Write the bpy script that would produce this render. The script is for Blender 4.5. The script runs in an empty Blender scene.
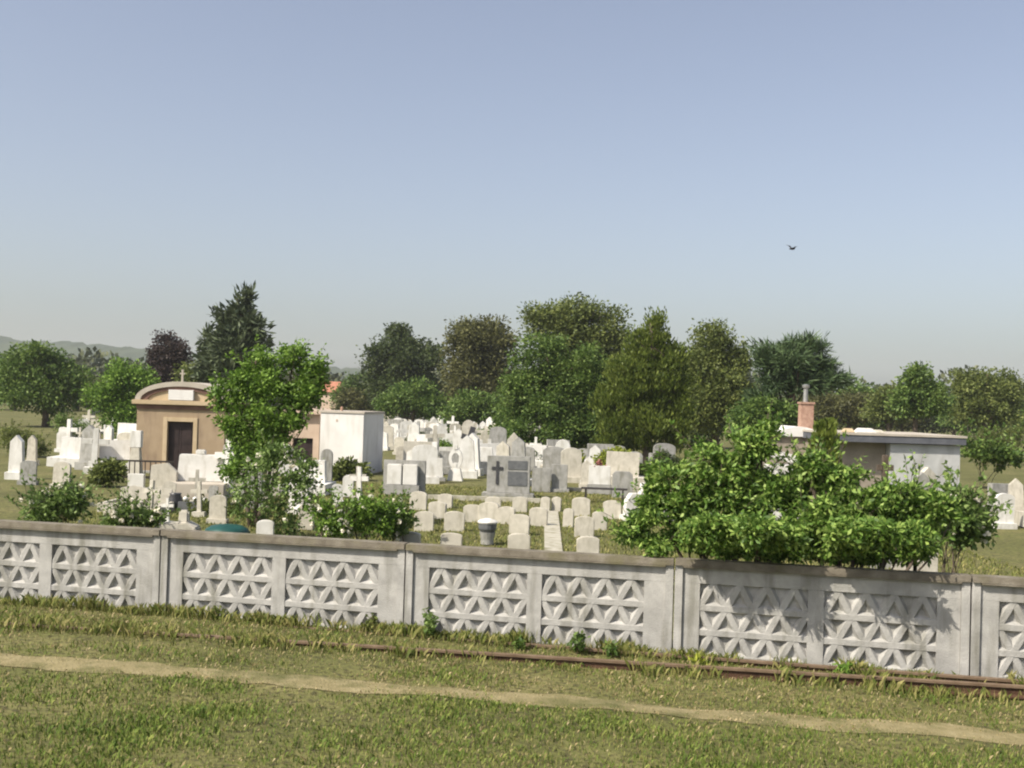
import bpy, bmesh, math, random
import numpy as np
from mathutils import Vector, Matrix, noise as mnoise

rad = math.radians
random.seed(7)
RNG = np.random.default_rng(11)
scene = bpy.context.scene
COL = scene.collection

# ------------------------------------------------------------------ camera
F = 1100.0
PITCH, ROLL = 18.0 / F, 0.03
CAM = Vector((0, 0, 2.65))
_r = Vector((1, 0, 0)); _u = Vector((0, -math.sin(PITCH), math.cos(PITCH))); _w = Vector((0, math.cos(PITCH), math.sin(PITCH)))
CR = math.cos(ROLL) * _r + math.sin(ROLL) * _u
CU = -math.sin(ROLL) * _r + math.cos(ROLL) * _u
cam_data = bpy.data.cameras.new('camera')
cam = bpy.data.objects.new('camera', cam_data); COL.objects.link(cam)
M3 = Matrix((CR, CU, -_w)).transposed()
cam.matrix_world = Matrix.Translation(CAM) @ M3.to_4x4()
cam_data.sensor_width = 36.0
cam_data.lens = 36.0 * F / 1024.0
cam_data.clip_start = 0.1; cam_data.clip_end = 8000
scene.camera = cam

def ray(px, py):
    return (px - 512) / F * CR - (py - 384) / F * CU + _w
def at(px, py, Y):
    d = ray(px, py); return CAM + d * (Y / d.y)
def gnd(px, py, z=0.0):
    d = ray(px, py); return CAM + d * ((z - CAM.z) / d.z)

# ------------------------------------------------------------------ world, sun
S = Vector((-0.63, -0.46, 0.84)).normalized()          # towards the sun
world = bpy.data.worlds.new('World'); scene.world = world; world.use_nodes = True
wn = world.node_tree; wn.nodes.clear()
wo = wn.nodes.new('ShaderNodeOutputWorld'); bg = wn.nodes.new('ShaderNodeBackground'); sk = wn.nodes.new('ShaderNodeTexSky')
sk.sky_type = 'NISHITA'; sk.sun_disc = False
sk.sun_elevation = math.asin(S.z); sk.sun_rotation = math.atan2(S.x, S.y)
sk.air_density = 1.0; sk.dust_density = 3.6; sk.ozone_density = 1.4; sk.altitude = 200
bg.inputs['Strength'].default_value = 0.120
hs = wn.nodes.new('ShaderNodeHueSaturation'); hs.inputs['Saturation'].default_value = 0.74; hs.inputs['Hue'].default_value = 0.508
wn.links.new(sk.outputs[0], hs.inputs['Color']); wn.links.new(hs.outputs[0], bg.inputs[0]); wn.links.new(bg.outputs[0], wo.inputs[0])
sd = bpy.data.lights.new('sun', 'SUN'); sd.energy = 5.0; sd.angle = rad(0.55); sd.color = (1.0, 0.92, 0.79)
so = bpy.data.objects.new('sun', sd); COL.objects.link(so)
so.rotation_euler = S.to_track_quat('Z', 'Y').to_euler(); so.location = (-40, -20, 60)
scene.view_settings.view_transform = 'Standard'; scene.view_settings.look = 'None'
scene.view_settings.gamma = 1.0; scene.view_settings.exposure = 0.45; scene.view_settings.use_curve_mapping = False
scene.render.engine = 'CYCLES'
scene.cycles.filter_width = 2.1
scene.cycles.max_bounces = 6; scene.cycles.volume_bounces = 2; scene.cycles.transparent_max_bounces = 4

# ------------------------------------------------------------------ materials
def mat(name, stops, scale=3.0, rough=0.85, detail=6, bump=0.0, bscale=30.0, island=0.0, transl=0.0, spec=0.3,
        stains=None, dist=0.3, metal=0.0, coord='Object', nrough=.6):
    """procedural material: a colour ramp over layered noise, optional per-leaf variation, bump and translucency"""
    m = bpy.data.materials.new(name); m.use_nodes = True
    t = m.node_tree; n = t.nodes; l = t.links; n.clear()
    out = n.new('ShaderNodeOutputMaterial'); p = n.new('ShaderNodeBsdfPrincipled')
    p.inputs['Roughness'].default_value = rough; p.inputs['Specular IOR Level'].default_value = spec
    p.inputs['Metallic'].default_value = metal
    tc = n.new('ShaderNodeTexCoord'); nz = n.new('ShaderNodeTexNoise')
    nz.inputs['Scale'].default_value = scale; nz.inputs['Detail'].default_value = detail
    nz.inputs['Roughness'].default_value = nrough; nz.inputs['Distortion'].default_value = dist
    oi = n.new('ShaderNodeObjectInfo'); sc_ = n.new('ShaderNodeMath'); sc_.operation = 'MULTIPLY'; sc_.inputs[1].default_value = 41.0
    va = n.new('ShaderNodeVectorMath'); va.operation = 'ADD'                # every object gets its own piece of the noise
    l.new(oi.outputs['Random'], sc_.inputs[0]); l.new(tc.outputs[coord], va.inputs[0]); l.new(sc_.outputs[0], va.inputs[1])
    vec = va.outputs[0]
    l.new(vec, nz.inputs['Vector'])
    fac = nz.outputs['Fac']
    if island > 0:
        g = n.new('ShaderNodeNewGeometry'); mx = n.new('ShaderNodeMix'); mx.data_type = 'FLOAT'
        mx.inputs[0].default_value = island
        l.new(fac, mx.inputs[2]); l.new(g.outputs['Random Per Island'], mx.inputs[3]); fac = mx.outputs[0]
    rp = n.new('ShaderNodeValToRGB'); e = rp.color_ramp.elements
    while len(e) > len(stops): e.remove(e[-1])
    while len(e) < len(stops): e.new(0.5)
    for i, (pos, c) in enumerate(stops):
        e[i].position = pos; e[i].color = (*c, 1)
    l.new(fac, rp.inputs[0]); colr = rp.outputs[0]
    if stains:
        sc, c2, lo, hi, stretch = stains
        mp = n.new('ShaderNodeMapping'); mp.inputs['Scale'].default_value = stretch
        l.new(vec, mp.inputs[0])
        n2 = n.new('ShaderNodeTexNoise'); n2.inputs['Scale'].default_value = sc; n2.inputs['Detail'].default_value = 5
        l.new(mp.outputs[0], n2.inputs['Vector'])
        mr = n.new('ShaderNodeMapRange'); mr.inputs[1].default_value = lo; mr.inputs[2].default_value = hi
        l.new(n2.outputs['Fac'], mr.inputs[0])
        mc = n.new('ShaderNodeMix'); mc.data_type = 'RGBA'
        l.new(mr.outputs[0], mc.inputs[0]); l.new(colr, mc.inputs[6]); mc.inputs[7].default_value = (*c2, 1); colr = mc.outputs[2]
    l.new(colr, p.inputs['Base Color'])
    if bump > 0:
        n3 = n.new('ShaderNodeTexNoise'); n3.inputs['Scale'].default_value = bscale; n3.inputs['Detail'].default_value = 4
        l.new(tc.outputs[coord], n3.inputs['Vector'])
        b = n.new('ShaderNodeBump'); b.inputs['Strength'].default_value = bump; b.inputs['Distance'].default_value = 0.02
        l.new(n3.outputs['Fac'], b.inputs['Height']); l.new(b.outputs[0], p.inputs['Normal'])
    if transl > 0:
        tr = n.new('ShaderNodeBsdfTranslucent'); mxs = n.new('ShaderNodeMixShader'); mxs.inputs[0].default_value = transl
        l.new(colr, tr.inputs['Color']); l.new(p.outputs[0], mxs.inputs[1]); l.new(tr.outputs[0], mxs.inputs[2])
        l.new(mxs.outputs[0], out.inputs[0])
    else:
        l.new(p.outputs[0], out.inputs[0])
    return m

def leafmat(name, dark, mid, light, scale=1.2, transl=0.33, island=0.5, rough=0.55, k=(1.30, 1.36, 1.0)):
    dark, mid, light = [tuple(a * b for a, b in zip(c, k)) for c in (dark, mid, light)]
    return mat(name, [(0.28, dark), (0.5, mid), (0.74, light)], scale=scale, rough=rough, island=island, transl=transl, spec=0.3, detail=3)

M = {}
M['concrete'] = mat('weathered_concrete', [(0.3, (.275, .27, .255)), (0.55, (.37, .362, .342)), (0.75, (.46, .45, .428))], scale=4, rough=.92, bump=.35, bscale=60,
                    stains=(2.0, (.15, .145, .115), .5, .80, (3.5, 3.5, .5)))
M['coping'] = mat('dirty_coping_concrete', [(0.3, (.11, .095, .072)), (0.55, (.175, .155, .122)), (0.8, (.26, .235, .195))], scale=5, rough=.95, bump=.4, bscale=50,
                  stains=(3, (.13, .12, .06), .5, .75, (1, 1, 1)))
M['white_stone'] = mat('white_marble', [(0.3, (.54, .53, .49)), (0.6, (.66, .65, .62)), (0.8, (.74, .73, .70))], scale=3, rough=.6, bump=.1,
                       stains=(3.5, (.42, .40, .345), .52, .82, (2, 2, .6)))
M['cream_stone'] = mat('cream_headstone', [(0.3, (.40, .375, .315)), (0.6, (.51, .48, .41)), (0.8, (.60, .57, .50))], scale=5, rough=.85, bump=.2,
                       stains=(5, (.31, .29, .225), .52, .82, (2, 2, .6)))
M['grey_stone'] = mat('grey_granite', [(0.3, (.23, .23, .215)), (0.6, (.32, .315, .295)), (0.8, (.40, .39, .37))], scale=6, rough=.7, bump=.2,
                      stains=(4, (.15, .145, .115), .5, .78, (2, 2, .6)))
M['dark_stone'] = mat('dark_granite', [(0.3, (.03, .03, .035)), (0.7, (.07, .07, .075))], scale=8, rough=.3, spec=.5)
M['slate'] = mat('slate_plaque', [(0.3, (.09, .095, .10)), (0.7, (.15, .155, .16))], scale=8, rough=.45)
M['plaster_white'] = mat('white_plaster', [(0.3, (.60, .585, .56)), (0.7, (.70, .685, .66))], scale=1.5, rough=.9, bump=.15,
                         stains=(1.6, (.44, .42, .37), .52, .9, (2.5, 2.5, .4)))
M['plaster_tan'] = mat('tan_plaster', [(0.3, (.28, .21, .135)), (0.7, (.35, .268, .18))], scale=2, rough=.9, bump=.2,
                       stains=(2, (.19, .135, .095), .5, .85, (2, 2, .5)))
M['trim_tan'] = mat('ochre_trim', [(0.3, (.40, .31, .19)), (0.7, (.49, .39, .26))], scale=3, rough=.9, bump=.15)
M['trim_dark'] = mat('brown_trim', [(0.3, (.13, .075, .06)), (0.7, (.20, .12, .09))], scale=3, rough=.9)
M['roof_beige'] = mat('beige_render', [(0.3, (.36, .32, .265)), (0.7, (.46, .42, .36))], scale=2, rough=.9, bump=.2)
M['door_dark'] = mat('dark_door', [(0.3, (.018, .012, .012)), (0.7, (.04, .026, .025))], scale=4, rough=.5)
M['peach'] = mat('peach_plaster', [(0.3, (.42, .32, .245)), (0.7, (.52, .41, .32))], scale=2, rough=.9)
M['grey_plaster'] = mat('grey_plaster', [(0.3, (.36, .37, .365)), (0.7, (.46, .465, .46))], scale=2, rough=.9, bump=.15, stains=(1.4, (.24, .235, .21), .5, .8, (2, 2, .4)))
M['brown_wall'] = mat('brown_rough_wall', [(0.3, (.22, .19, .15)), (0.7, (.32, .28, .23))], scale=2.5, rough=.95, bump=.3)
M['tar_roof'] = mat('tar_roof_edge', [(0.3, (.07, .075, .09)), (0.7, (.12, .125, .14))], scale=3, rough=.8)
M['brick'] = mat('reddish_brick', [(0.3, (.26, .15, .11)), (0.7, (.42, .28, .21))], scale=9, rough=.95, bump=.4)
M['orange_tile'] = mat('orange_roof_tile', [(0.3, (.30, .12, .075)), (0.7, (.40, .185, .12))], scale=3, rough=.9, bump=.3)
M['metal'] = mat('dull_metal', [(0.3, (.26, .26, .25)), (0.7, (.38, .38, .37))], scale=6, rough=.5, metal=.6)
M['dark_metal'] = mat('dark_iron', [(0.3, (.025, .022, .02)), (0.7, (.06, .05, .045))], scale=8, rough=.6, metal=.3)
M['rust'] = mat('rusty_steel', [(0.25, (.04, .02, .012)), (0.55, (.085, .045, .026)), (0.8, (.15, .09, .055))], scale=7, rough=.8, bump=.4, bscale=40)
M['rail_top'] = mat('lit_rail_head', [(0.3, (.10, .065, .04)), (0.7, (.19, .135, .09))], scale=6, rough=.6)  # lighter brown puts the sunlit top of the rail into the colour
M['teal'] = mat('teal_plastic', [(0.3, (.008, .045, .040)), (0.7, (.016, .075, .064))], scale=4, rough=.45)
M['petal_white'] = mat('white_petals', [(0.3, (.74, .68, .52)), (0.7, (.86, .83, .74))], scale=4, rough=.7, transl=.2)
M['red_flower'] = mat('red_flowers', [(0.3, (.20, .07, .06)), (0.7, (.32, .13, .11))], scale=6, rough=.7)
M['bark'] = mat('grey_brown_bark', [(0.3, (.06, .045, .032)), (0.7, (.14, .11, .085))], scale=6, rough=.95, bump=.6, bscale=25)
M['feather'] = mat('dark_feathers', [(0.3, (.02, .02, .022)), (0.7, (.04, .04, .045))], scale=10, rough=.7)
M['soil'] = mat('trodden_dry_grass', [(0.25, (.13, .115, .048)), (0.5, (.225, .19, .095)), (0.78, (.34, .29, .17))], scale=4.5, rough=1, bump=.9, bscale=40, dist=.5, detail=12, nrough=.78, stains=(2.6, (.10, .10, .034), .48, .68, (1, 1, 1)))
M['walk'] = mat('cream_paving', [(0.3, (.30, .28, .22)), (0.7, (.44, .42, .35))], scale=5, rough=.95, bump=.3, stains=(4, (.17, .16, .09), .5, .72, (1, 1, 1)))

M['leaf_bright'] = leafmat('bright_leaves', (.045, .085, .014), (.095, .165, .030), (.20, .29, .07))
M['leaf_bush'] = leafmat('bush_leaves', (.045, .095, .020), (.10, .19, .042), (.25, .36, .12), scale=2.2, rough=.5, island=.6, transl=.34, k=(1.35, 1.27, .95))
M['leaf_olive'] = leafmat('olive_leaves', (.050, .066, .022), (.090, .110, .036), (.155, .17, .06), scale=.5)
M['leaf_brownish'] = leafmat('brownish_leaves', (.040, .042, .020), (.072, .072, .032), (.12, .115, .052), scale=.35)
M['leaf_dark'] = leafmat('dark_leaves', (.022, .034, .014), (.042, .058, .022), (.075, .095, .036), scale=.35)
M['leaf_green'] = leafmat('mid_green_leaves', (.038, .072, .018), (.078, .122, .034), (.145, .195, .062), scale=.5)
M['leaf_thuja'] = leafmat('thuja_sprays', (.040, .062, .012), (.085, .112, .024), (.145, .17, .044), scale=.6)
M['leaf_pine'] = leafmat('pine_needles', (.026, .045, .022), (.046, .075, .038), (.085, .12, .065), scale=.8, transl=.12)
M['leaf_conifer'] = leafmat('grey_green_needles', (.034, .046, .030), (.062, .078, .052), (.105, .125, .088), scale=.8, transl=.12)
M['leaf_purple'] = leafmat('purple_leaves', (.022, .014, .014), (.038, .026, .024), (.062, .046, .040), scale=.8, k=(1.2, 1.2, 1.2))
M['leaf_yellow'] = leafmat('yellow_green_leaves', (.10, .125, .018), (.19, .215, .035), (.31, .32, .07), scale=1.5)
M['leaf_rose'] = leafmat('rose_leaves', (.045, .075, .022), (.095, .145, .045), (.20, .26, .11), scale=2.5)
M['leaf_far'] = leafmat('far_wood_leaves', (.034, .048, .026), (.058, .075, .038), (.09, .108, .055), scale=.05, transl=.1, k=(1.3, 1.2, 1.1))
M['hill'] = mat('wooded_hillside', [(0.3, (.028, .042, .022)), (0.7, (.052, .068, .034))], scale=.02, rough=1, detail=8)

def grassmat():
    m = leafmat('grass_blades', (.075, .105, .022), (.145, .165, .040), (.30, .27, .12), scale=.9, transl=.22, island=.5, rough=.7, k=(1.05, 1.04, .9))
    return m
M['grass'] = grassmat()
M['grass_lush'] = leafmat('lush_grass_blades', (.058, .105, .018), (.105, .165, .030), (.20, .24, .07), scale=1.2, transl=.22, island=.5, rough=.7, k=(1.15, 1.08, .9))
M['straw'] = leafmat('dry_straw', (.22, .175, .08), (.36, .29, .15), (.50, .42, .25), scale=2, transl=.15, island=.6, rough=.8, k=(.85, .83, .8))

def groundmat():
    m = mat('turf', [(0.28, (.064, .066, .020)), (0.48, (.112, .116, .034)), (0.62, (.165, .152, .058)), (0.78, (.23, .195, .095))], scale=.55, rough=1, bump=.9, bscale=30, detail=12, nrough=.74,
            stains=(16, (.055, .05, .02), .46, .66, (1, 1, 1)))
    return m
M['ground'] = groundmat()

# ------------------------------------------------------------------ object helpers
def link(o, parent=None):
    COL.objects.link(o)
    if parent is not None: o.parent = parent
    return o
def tag(o, label=None, cat=None, group=None, kind=None):
    if label: o['label'] = label
    if cat: o['category'] = cat
    if group: o['group'] = group
    if kind: o['kind'] = kind
    return o
def thing(name, label, cat, loc=(0, 0, 0), rz=0.0, group=None):
    o = bpy.data.objects.new(name, None); o.location = loc; o.rotation_euler = (0, 0, rz); o.empty_display_size = .2
    link(o); return tag(o, label, cat, group)
def copy_tree(o, parent=None):
    c = o.copy(); COL.objects.link(c)
    if parent is not None: c.parent = parent
    for ch in [q for q in bpy.data.objects if q.parent == o]: copy_tree(ch, c)
    return c

class MB:
    """collects shapes, then links them as ONE mesh object"""
    def __init__(s): s.v = []; s.f = []; s.mx = Matrix.Identity(4); s.smooth = False
    def add(s, vs, fs):
        b = len(s.v); s.v += [tuple(s.mx @ Vector(v)) for v in vs]; s.f += [tuple(i + b for i in f) for f in fs]; return s
    def box(s, x0, x1, y0, y1, z0, z1, bev=0.0):
        vs = [(x0, y0, z0), (x1, y0, z0), (x1, y1, z0), (x0, y1, z0), (x0, y0, z1), (x1, y0, z1), (x1, y1, z1), (x0, y1, z1)]
        return s.add(vs, [(0, 3, 2, 1), (4, 5, 6, 7), (0, 1, 5, 4), (1, 2, 6, 5), (2, 3, 7, 6), (3, 0, 4, 7)])
    def taper(s, cx, cy, z0, z1, a, b, ta, tb):
        vs = [(cx - a, cy - b, z0), (cx + a, cy - b, z0), (cx + a, cy + b, z0), (cx - a, cy + b, z0),
              (cx - ta, cy - tb, z1), (cx + ta, cy - tb, z1), (cx + ta, cy + tb, z1), (cx - ta, cy + tb, z1)]
        return s.add(vs, [(0, 3, 2, 1), (4, 5, 6, 7), (0, 1, 5, 4), (1, 2, 6, 5), (2, 3, 7, 6), (3, 0, 4, 7)])
    def prism(s, poly, y0, y1):                      # outline in x,z (counter-clockwise seen from -y), extruded along y
        n = len(poly)
        vs = [(x, y0, z) for x, z in poly] + [(x, y1, z) for x, z in poly]
        fs = [tuple(range(n)), tuple(range(2 * n - 1, n - 1, -1))]
        fs += [(i, i + n, (i + 1) % n + n, (i + 1) % n) for i in range(n)]
        return s.add(vs, fs)
    def tube(s, pts, rs, seg=7, cap=True):
        pts = [Vector(p) for p in pts]; rings = []; vs = []; fs = []
        for i, p in enumerate(pts):
            d = (pts[min(i + 1, len(pts) - 1)] - pts[max(i - 1, 0)]).normalized()
            a = d.cross(Vector((0, 0, 1)) if abs(d.z) < .9 else Vector((1, 0, 0))).normalized(); b = d.cross(a)
            for k in range(seg):
                t = 2 * math.pi * k / seg; vs.append(p + (a * math.cos(t) + b * math.sin(t)) * rs[i])
        for i in range(len(pts) - 1):
            for k in range(seg):
                k2 = (k + 1) % seg; fs.append((i * seg + k, i * seg + k2, (i + 1) * seg + k2, (i + 1) * seg + k))
        if cap:
            fs.append(tuple(range(seg))[::-1]); fs.append(tuple(range((len(pts) - 1) * seg, len(pts) * seg)))
        return s.add(vs, fs)
    def lathe(s, prof, cx=0, cy=0, seg=16):
        vs = []; fs = []
        for r, z in prof:
            for k in range(seg):
                t = 2 * math.pi * k / seg; vs.append((cx + r * math.cos(t), cy + r * math.sin(t), z))
        for i in range(len(prof) - 1):
            for k in range(seg):
                k2 = (k + 1) % seg; fs.append((i * seg + k, i * seg + k2, (i + 1) * seg + k2, (i + 1) * seg + k))
        fs.append(tuple(range(seg))[::-1]); fs.append(tuple(range((len(prof) - 1) * seg, len(prof) * seg)))
        return s.add(vs, fs)
    def build(s, name, m, parent=None, bevel=0.0, smooth=False):
        me = bpy.data.meshes.new(name); me.from_pydata(s.v, [], s.f); me.materials.append(m); me.update()
        bm = bmesh.new(); bm.from_mesh(me); bmesh.ops.recalc_face_normals(bm, faces=bm.faces)
        if bevel > 0:
            es = [e for e in bm.edges if len(e.link_faces) == 2 and e.calc_face_angle(0) > .6]
            bmesh.ops.bevel(bm, geom=es, offset=bevel, segments=2, affect='EDGES', clamp_overlap=True)
        bm.to_mesh(me); bm.free()
        if smooth:
            for p in me.polygons: p.use_smooth = True
        return link(bpy.data.objects.new(name, me), parent)

def arch(w, h, hs, n=10):
    """round-headed slab outline: width w, shoulder height hs, total height h"""
    pts = [(-w / 2, 0), (w / 2, 0)]
    for k in range(n + 1):
        t = math.pi * k / n; pts.append((w / 2 * math.cos(t), hs + (h - hs) * math.sin(t)))
    return pts

def leaf_mesh(name, c, d, length, width, m, parent=None, fold=.12, side=None):
    """one small folded quad per leaf; c centres, d unit directions (N,3)"""
    n = len(c); length = np.broadcast_to(length, (n,))[:, None]; width = np.broadcast_to(width, (n,))[:, None]
    rnd = RNG.normal(size=(n, 3)) if side is None else side
    s = np.cross(d, rnd); s /= np.linalg.norm(s, axis=1, keepdims=True) + 1e-9
    nn = np.cross(d, s)
    v = np.empty((n, 4, 3))
    v[:, 0] = c - d * length * .5; v[:, 1] = c + s * width * .5 + nn * width * fold + d * length * .05
    v[:, 2] = c + d * length * .5; v[:, 3] = c - s * width * .5 + nn * width * fold + d * length * .05
    return quads(name, v, m, parent)
def quads(name, v, m, parent=None):
    n, k = v.shape[:2]
    me = bpy.data.meshes.new(name)
    me.vertices.add(n * k); me.vertices.foreach_set('co', v.reshape(-1).astype(np.float32))
    me.loops.add(n * k); me.loops.foreach_set('vertex_index', np.arange(n * k, dtype=np.int32))
    me.polygons.add(n); me.polygons.foreach_set('loop_start', np.arange(0, n * k, k, dtype=np.int32))
    try: me.polygons.foreach_set('loop_total', np.full(n, k, dtype=np.int32))
    except Exception: pass
    me.materials.append(m); me.update(calc_edges=True); me.validate()
    return link(bpy.data.objects.new(name, me), parent)

def unit(a): return a / (np.linalg.norm(a, axis=1, keepdims=True) + 1e-9)

def crown_points(lobes, nclump, per, spread, inner=.45):
    """leaf centres and outward directions in clumps through the lobes' volume; lobes = (x,y,z,rx,ry,rz)"""
    vol = np.array([l[3] * l[4] * l[5] for l in lobes]) ** .62; vol /= vol.sum()
    C, D = [], []
    for l, fr in zip(lobes, vol):
        k = max(3, int(nclump * fr))
        u = unit(RNG.normal(size=(k, 3))); rr = inner + (1 - inner) * RNG.random((k, 1)) ** .6
        bump = 1 + .16 * np.clip(RNG.normal(size=(k, 1)), -1.8, 1.0)
        cc = np.array(l[:3]) + u * rr * bump * np.array(l[3:])
        sp = spread * (.6 + .8 * RNG.random((k, 1)))
        off = np.clip(RNG.normal(size=(k, per, 3)), -1.7, 1.7) * sp[:, None, :] * np.array([1, 1, .7])
        C.append((cc[:, None, :] + off).reshape(-1, 3))
        dd = u[:, None, :] * .7 + unit(off.reshape(-1, 3)).reshape(k, per, 3) * .6 + RNG.normal(size=(k, per, 3)) * .5 + np.array([0, 0, -.15])
        D.append(unit(dd.reshape(-1, 3)))
    return np.concatenate(C), np.concatenate(D)

def trunk_mb(base, top, r, limbs, seed=0, wob=.08):
    rs = random.Random(seed); mb = MB()
    h = (top - base).length; pts = []; rad_ = []
    n = 6
    for i in range(n + 1):
        t = i / n; p = base.lerp(top, t) + Vector((rs.uniform(-1, 1), rs.uniform(-1, 1), 0)) * wob * h * .25 * (1 if 0 < i else 0)
        pts.append(p); rad_.append(r * (1.35 if i == 0 else 1) * (1 - .72 * t))
    mb.tube(pts, rad_, 8)
    for q in limbs:
        t = rs.uniform(.3, .85); k = t * n; i = min(int(k), n - 1); s = pts[i].lerp(pts[i + 1], k - i)
        r0 = r * (1 - .72 * t) * .62
        mid = s.lerp(q, .5) + Vector((rs.uniform(-1, 1), rs.uniform(-1, 1), rs.uniform(0, 1))) * (q - s).length * .12
        mb.tube([s, mid, q], [r0, r0 * .6, r0 * .2], 6)
    return mb

def tree(name, label, cat, base, Y, lobes_px, m, leaf, trunk_r, nclump, per, spread, aspect=.55, group=None, kind='broad', depthk=.9, inner=.45, seed=1, stems=1, shoots=0, loose=False):
    """base = world point of the foot; lobes_px = (px, py, rx, ry) outlines of the crown's lobes in the plane of the tree, each given real depth"""
    root = thing(name, label, cat, base, 0, group)
    lobes = []
    rs = random.Random(seed)
    k = Y / F
    free = [i for i, l in enumerate(lobes_px) if len(l) == 4]
    for (px, py, rx, ry, *oy) in lobes_px:
        p = at(px, py, Y + (oy[0] if oy else 0)) - base
        dy = rs.uniform(-.35, .35) * rx * k * (1 if len(lobes_px) > 2 else 0)
        lobes.append((p.x, p.y + dy, p.z, rx * k, rx * k * depthk, ry * k))
    zs = max(l[2] + l[5] * .5 for l in lobes)
    cx = sum(l[0] for l in lobes) / len(lobes)
    limbs = []
    for l in lobes:
        for _ in range(3):
            u = Vector((rs.gauss(0, 1), rs.gauss(0, 1), rs.gauss(0, 1))).normalized()
            limbs.append(Vector((l[0] + u.x * l[3] * .7, l[1] + u.y * l[4] * .7, l[2] + u.z * l[5] * .6)))
    if stems == 1:
        trunk_mb(Vector((0, 0, -.15)), Vector((cx * .8, 0, zs)), trunk_r, limbs, seed).build('trunk', M['bark'], root, smooth=True)
    else:
        mb = MB()
        for s_ in range(stems):
            a = rs.uniform(0, 6.28); fi = free[s_ % len(free)]; l = lobes[fi]
            t = trunk_mb(Vector((.15 * math.cos(a), .15 * math.sin(a), -.1)), Vector((l[0], l[1], l[2] + l[5] * .3)), trunk_r, limbs[fi * 3:fi * 3 + 3], seed + s_)
            mb.add(t.v, t.f)
        mb.build('trunk', M['bark'], root, smooth=True)
    if (Y > 40 and kind != 'pine') or loose:
        if Y > 40: leaf *= .55; per = int(per * 2.3)
        sub = []
        for (lx, ly, lz, a, b_, c_) in lobes:                       # every lobe carries smaller boughs of its own
            sub.append((lx, ly, lz, a * .78, b_ * .78, c_ * .78))
            for _ in range(7):
                u = Vector((rs.gauss(0, 1), rs.gauss(0, 1) - .35, rs.gauss(.15, 1))).normalized(); q = rs.uniform(.26, .44)
                sub.append((lx + u.x * a * .72, ly + u.y * b_ * .72, lz + u.z * c_ * .72, a * q, b_ * q, c_ * q * .85))
        main = lobes; lobes = sub; spread *= .8
    else: main = lobes
    c, d = crown_points(lobes, nclump, per, spread, inner)
    ok = c[:, 2] > .05; c = c[ok]; d = d[ok]
    ln = leaf * (.65 + .7 * RNG.random(len(c)))
    if kind == 'thuja':
        d = unit(d * np.array([.5, .5, .3]) + np.array([0, 0, .75])); ln *= 1.5
    if kind == 'pine':
        d = unit(d + np.array([0, 0, .35])); ln *= 1.9
    if shoots:                                                      # young shoots that break the outline
        tw = MB(); C, D = [c], [d]; L2 = [ln]
        for _ in range(shoots):
            l = main[rs.choice(free)]
            u = Vector((rs.gauss(0, 1), rs.gauss(-.2, .9), abs(rs.gauss(.5, .8)))).normalized()
            a0 = Vector((l[0] + u.x * l[3] * .8, l[1] + u.y * l[4] * .8, l[2] + u.z * l[5] * .8))
            dr = (u + Vector((rs.gauss(0, .3), rs.gauss(0, .3), .5))).normalized(); sl = leaf * rs.uniform(2.5, 5.5)
            a1 = a0 + dr * sl + Vector((0, 0, -.12 * sl)); tw.tube([a0, a0.lerp(a1, .5) + Vector((0, 0, .06 * sl)), a1], [leaf * .05, leaf * .04, leaf * .02], 4)
            k = max(4, int(sl / leaf * 2.6)); t_ = RNG.random((k, 1)) * .95 + .08
            pc = np.array(a0) + (np.array(a1) - np.array(a0)) * t_; dd = unit(RNG.normal(size=(k, 3)) + np.array(dr) * .9)
            C.append(pc + dd * leaf * .45); D.append(dd); L2.append(leaf * (.6 + .6 * RNG.random(k)))
        c = np.concatenate(C); d = np.concatenate(D); ln = np.concatenate(L2)
        tag(tw.build('twigs', M['bark'], root), kind='stuff')
    leaf_mesh('crown', c, d, ln, ln * aspect, m, root)
    return root

# ------------------------------------------------------------------ the setting
def gh(x, y):                                        # ground height: a little lumpy near the camera, sinking slightly to the right along the fence
    near = max(0.0, 1 - max(abs(x) - 12, 0) / 10) * max(0.0, min(1.0, (18 - y) / 5)) * max(0.0, min(1.0, (y + 4) / 3))
    n = mnoise.noise(Vector((x * .8, y * .8, 0))) * .035 + mnoise.noise(Vector((x * 2.7, y * 2.7, 3))) * .016
    return near * (n - .012 * max(-4, min(5, x)))

xs = sorted(set([-2000, -1000, -500, -250, -120, -60, -30] + [round(-16 + i * .22, 3) for i in range(146)] + [30, 60, 120, 250, 500, 1000, 2000]))
ys = sorted(set([-60, -30, -15, -8] + [round(-4 + i * .22, 3) for i in range(102)] + [20, 26, 32, 40, 55, 75, 100, 150, 250, 400, 700, 1200, 2200]))
gv = [(x, y, gh(x, y)) for y in ys for x in xs]; nx = len(xs)
gf = [(j * nx + i, j * nx + i + 1, (j + 1) * nx + i + 1, (j + 1) * nx + i) for j in range(len(ys) - 1) for i in range(nx - 1)]
g = MB(); g.add(gv, gf); go = g.build('ground', M['ground'], smooth=True); tag(go, kind='structure')

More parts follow.
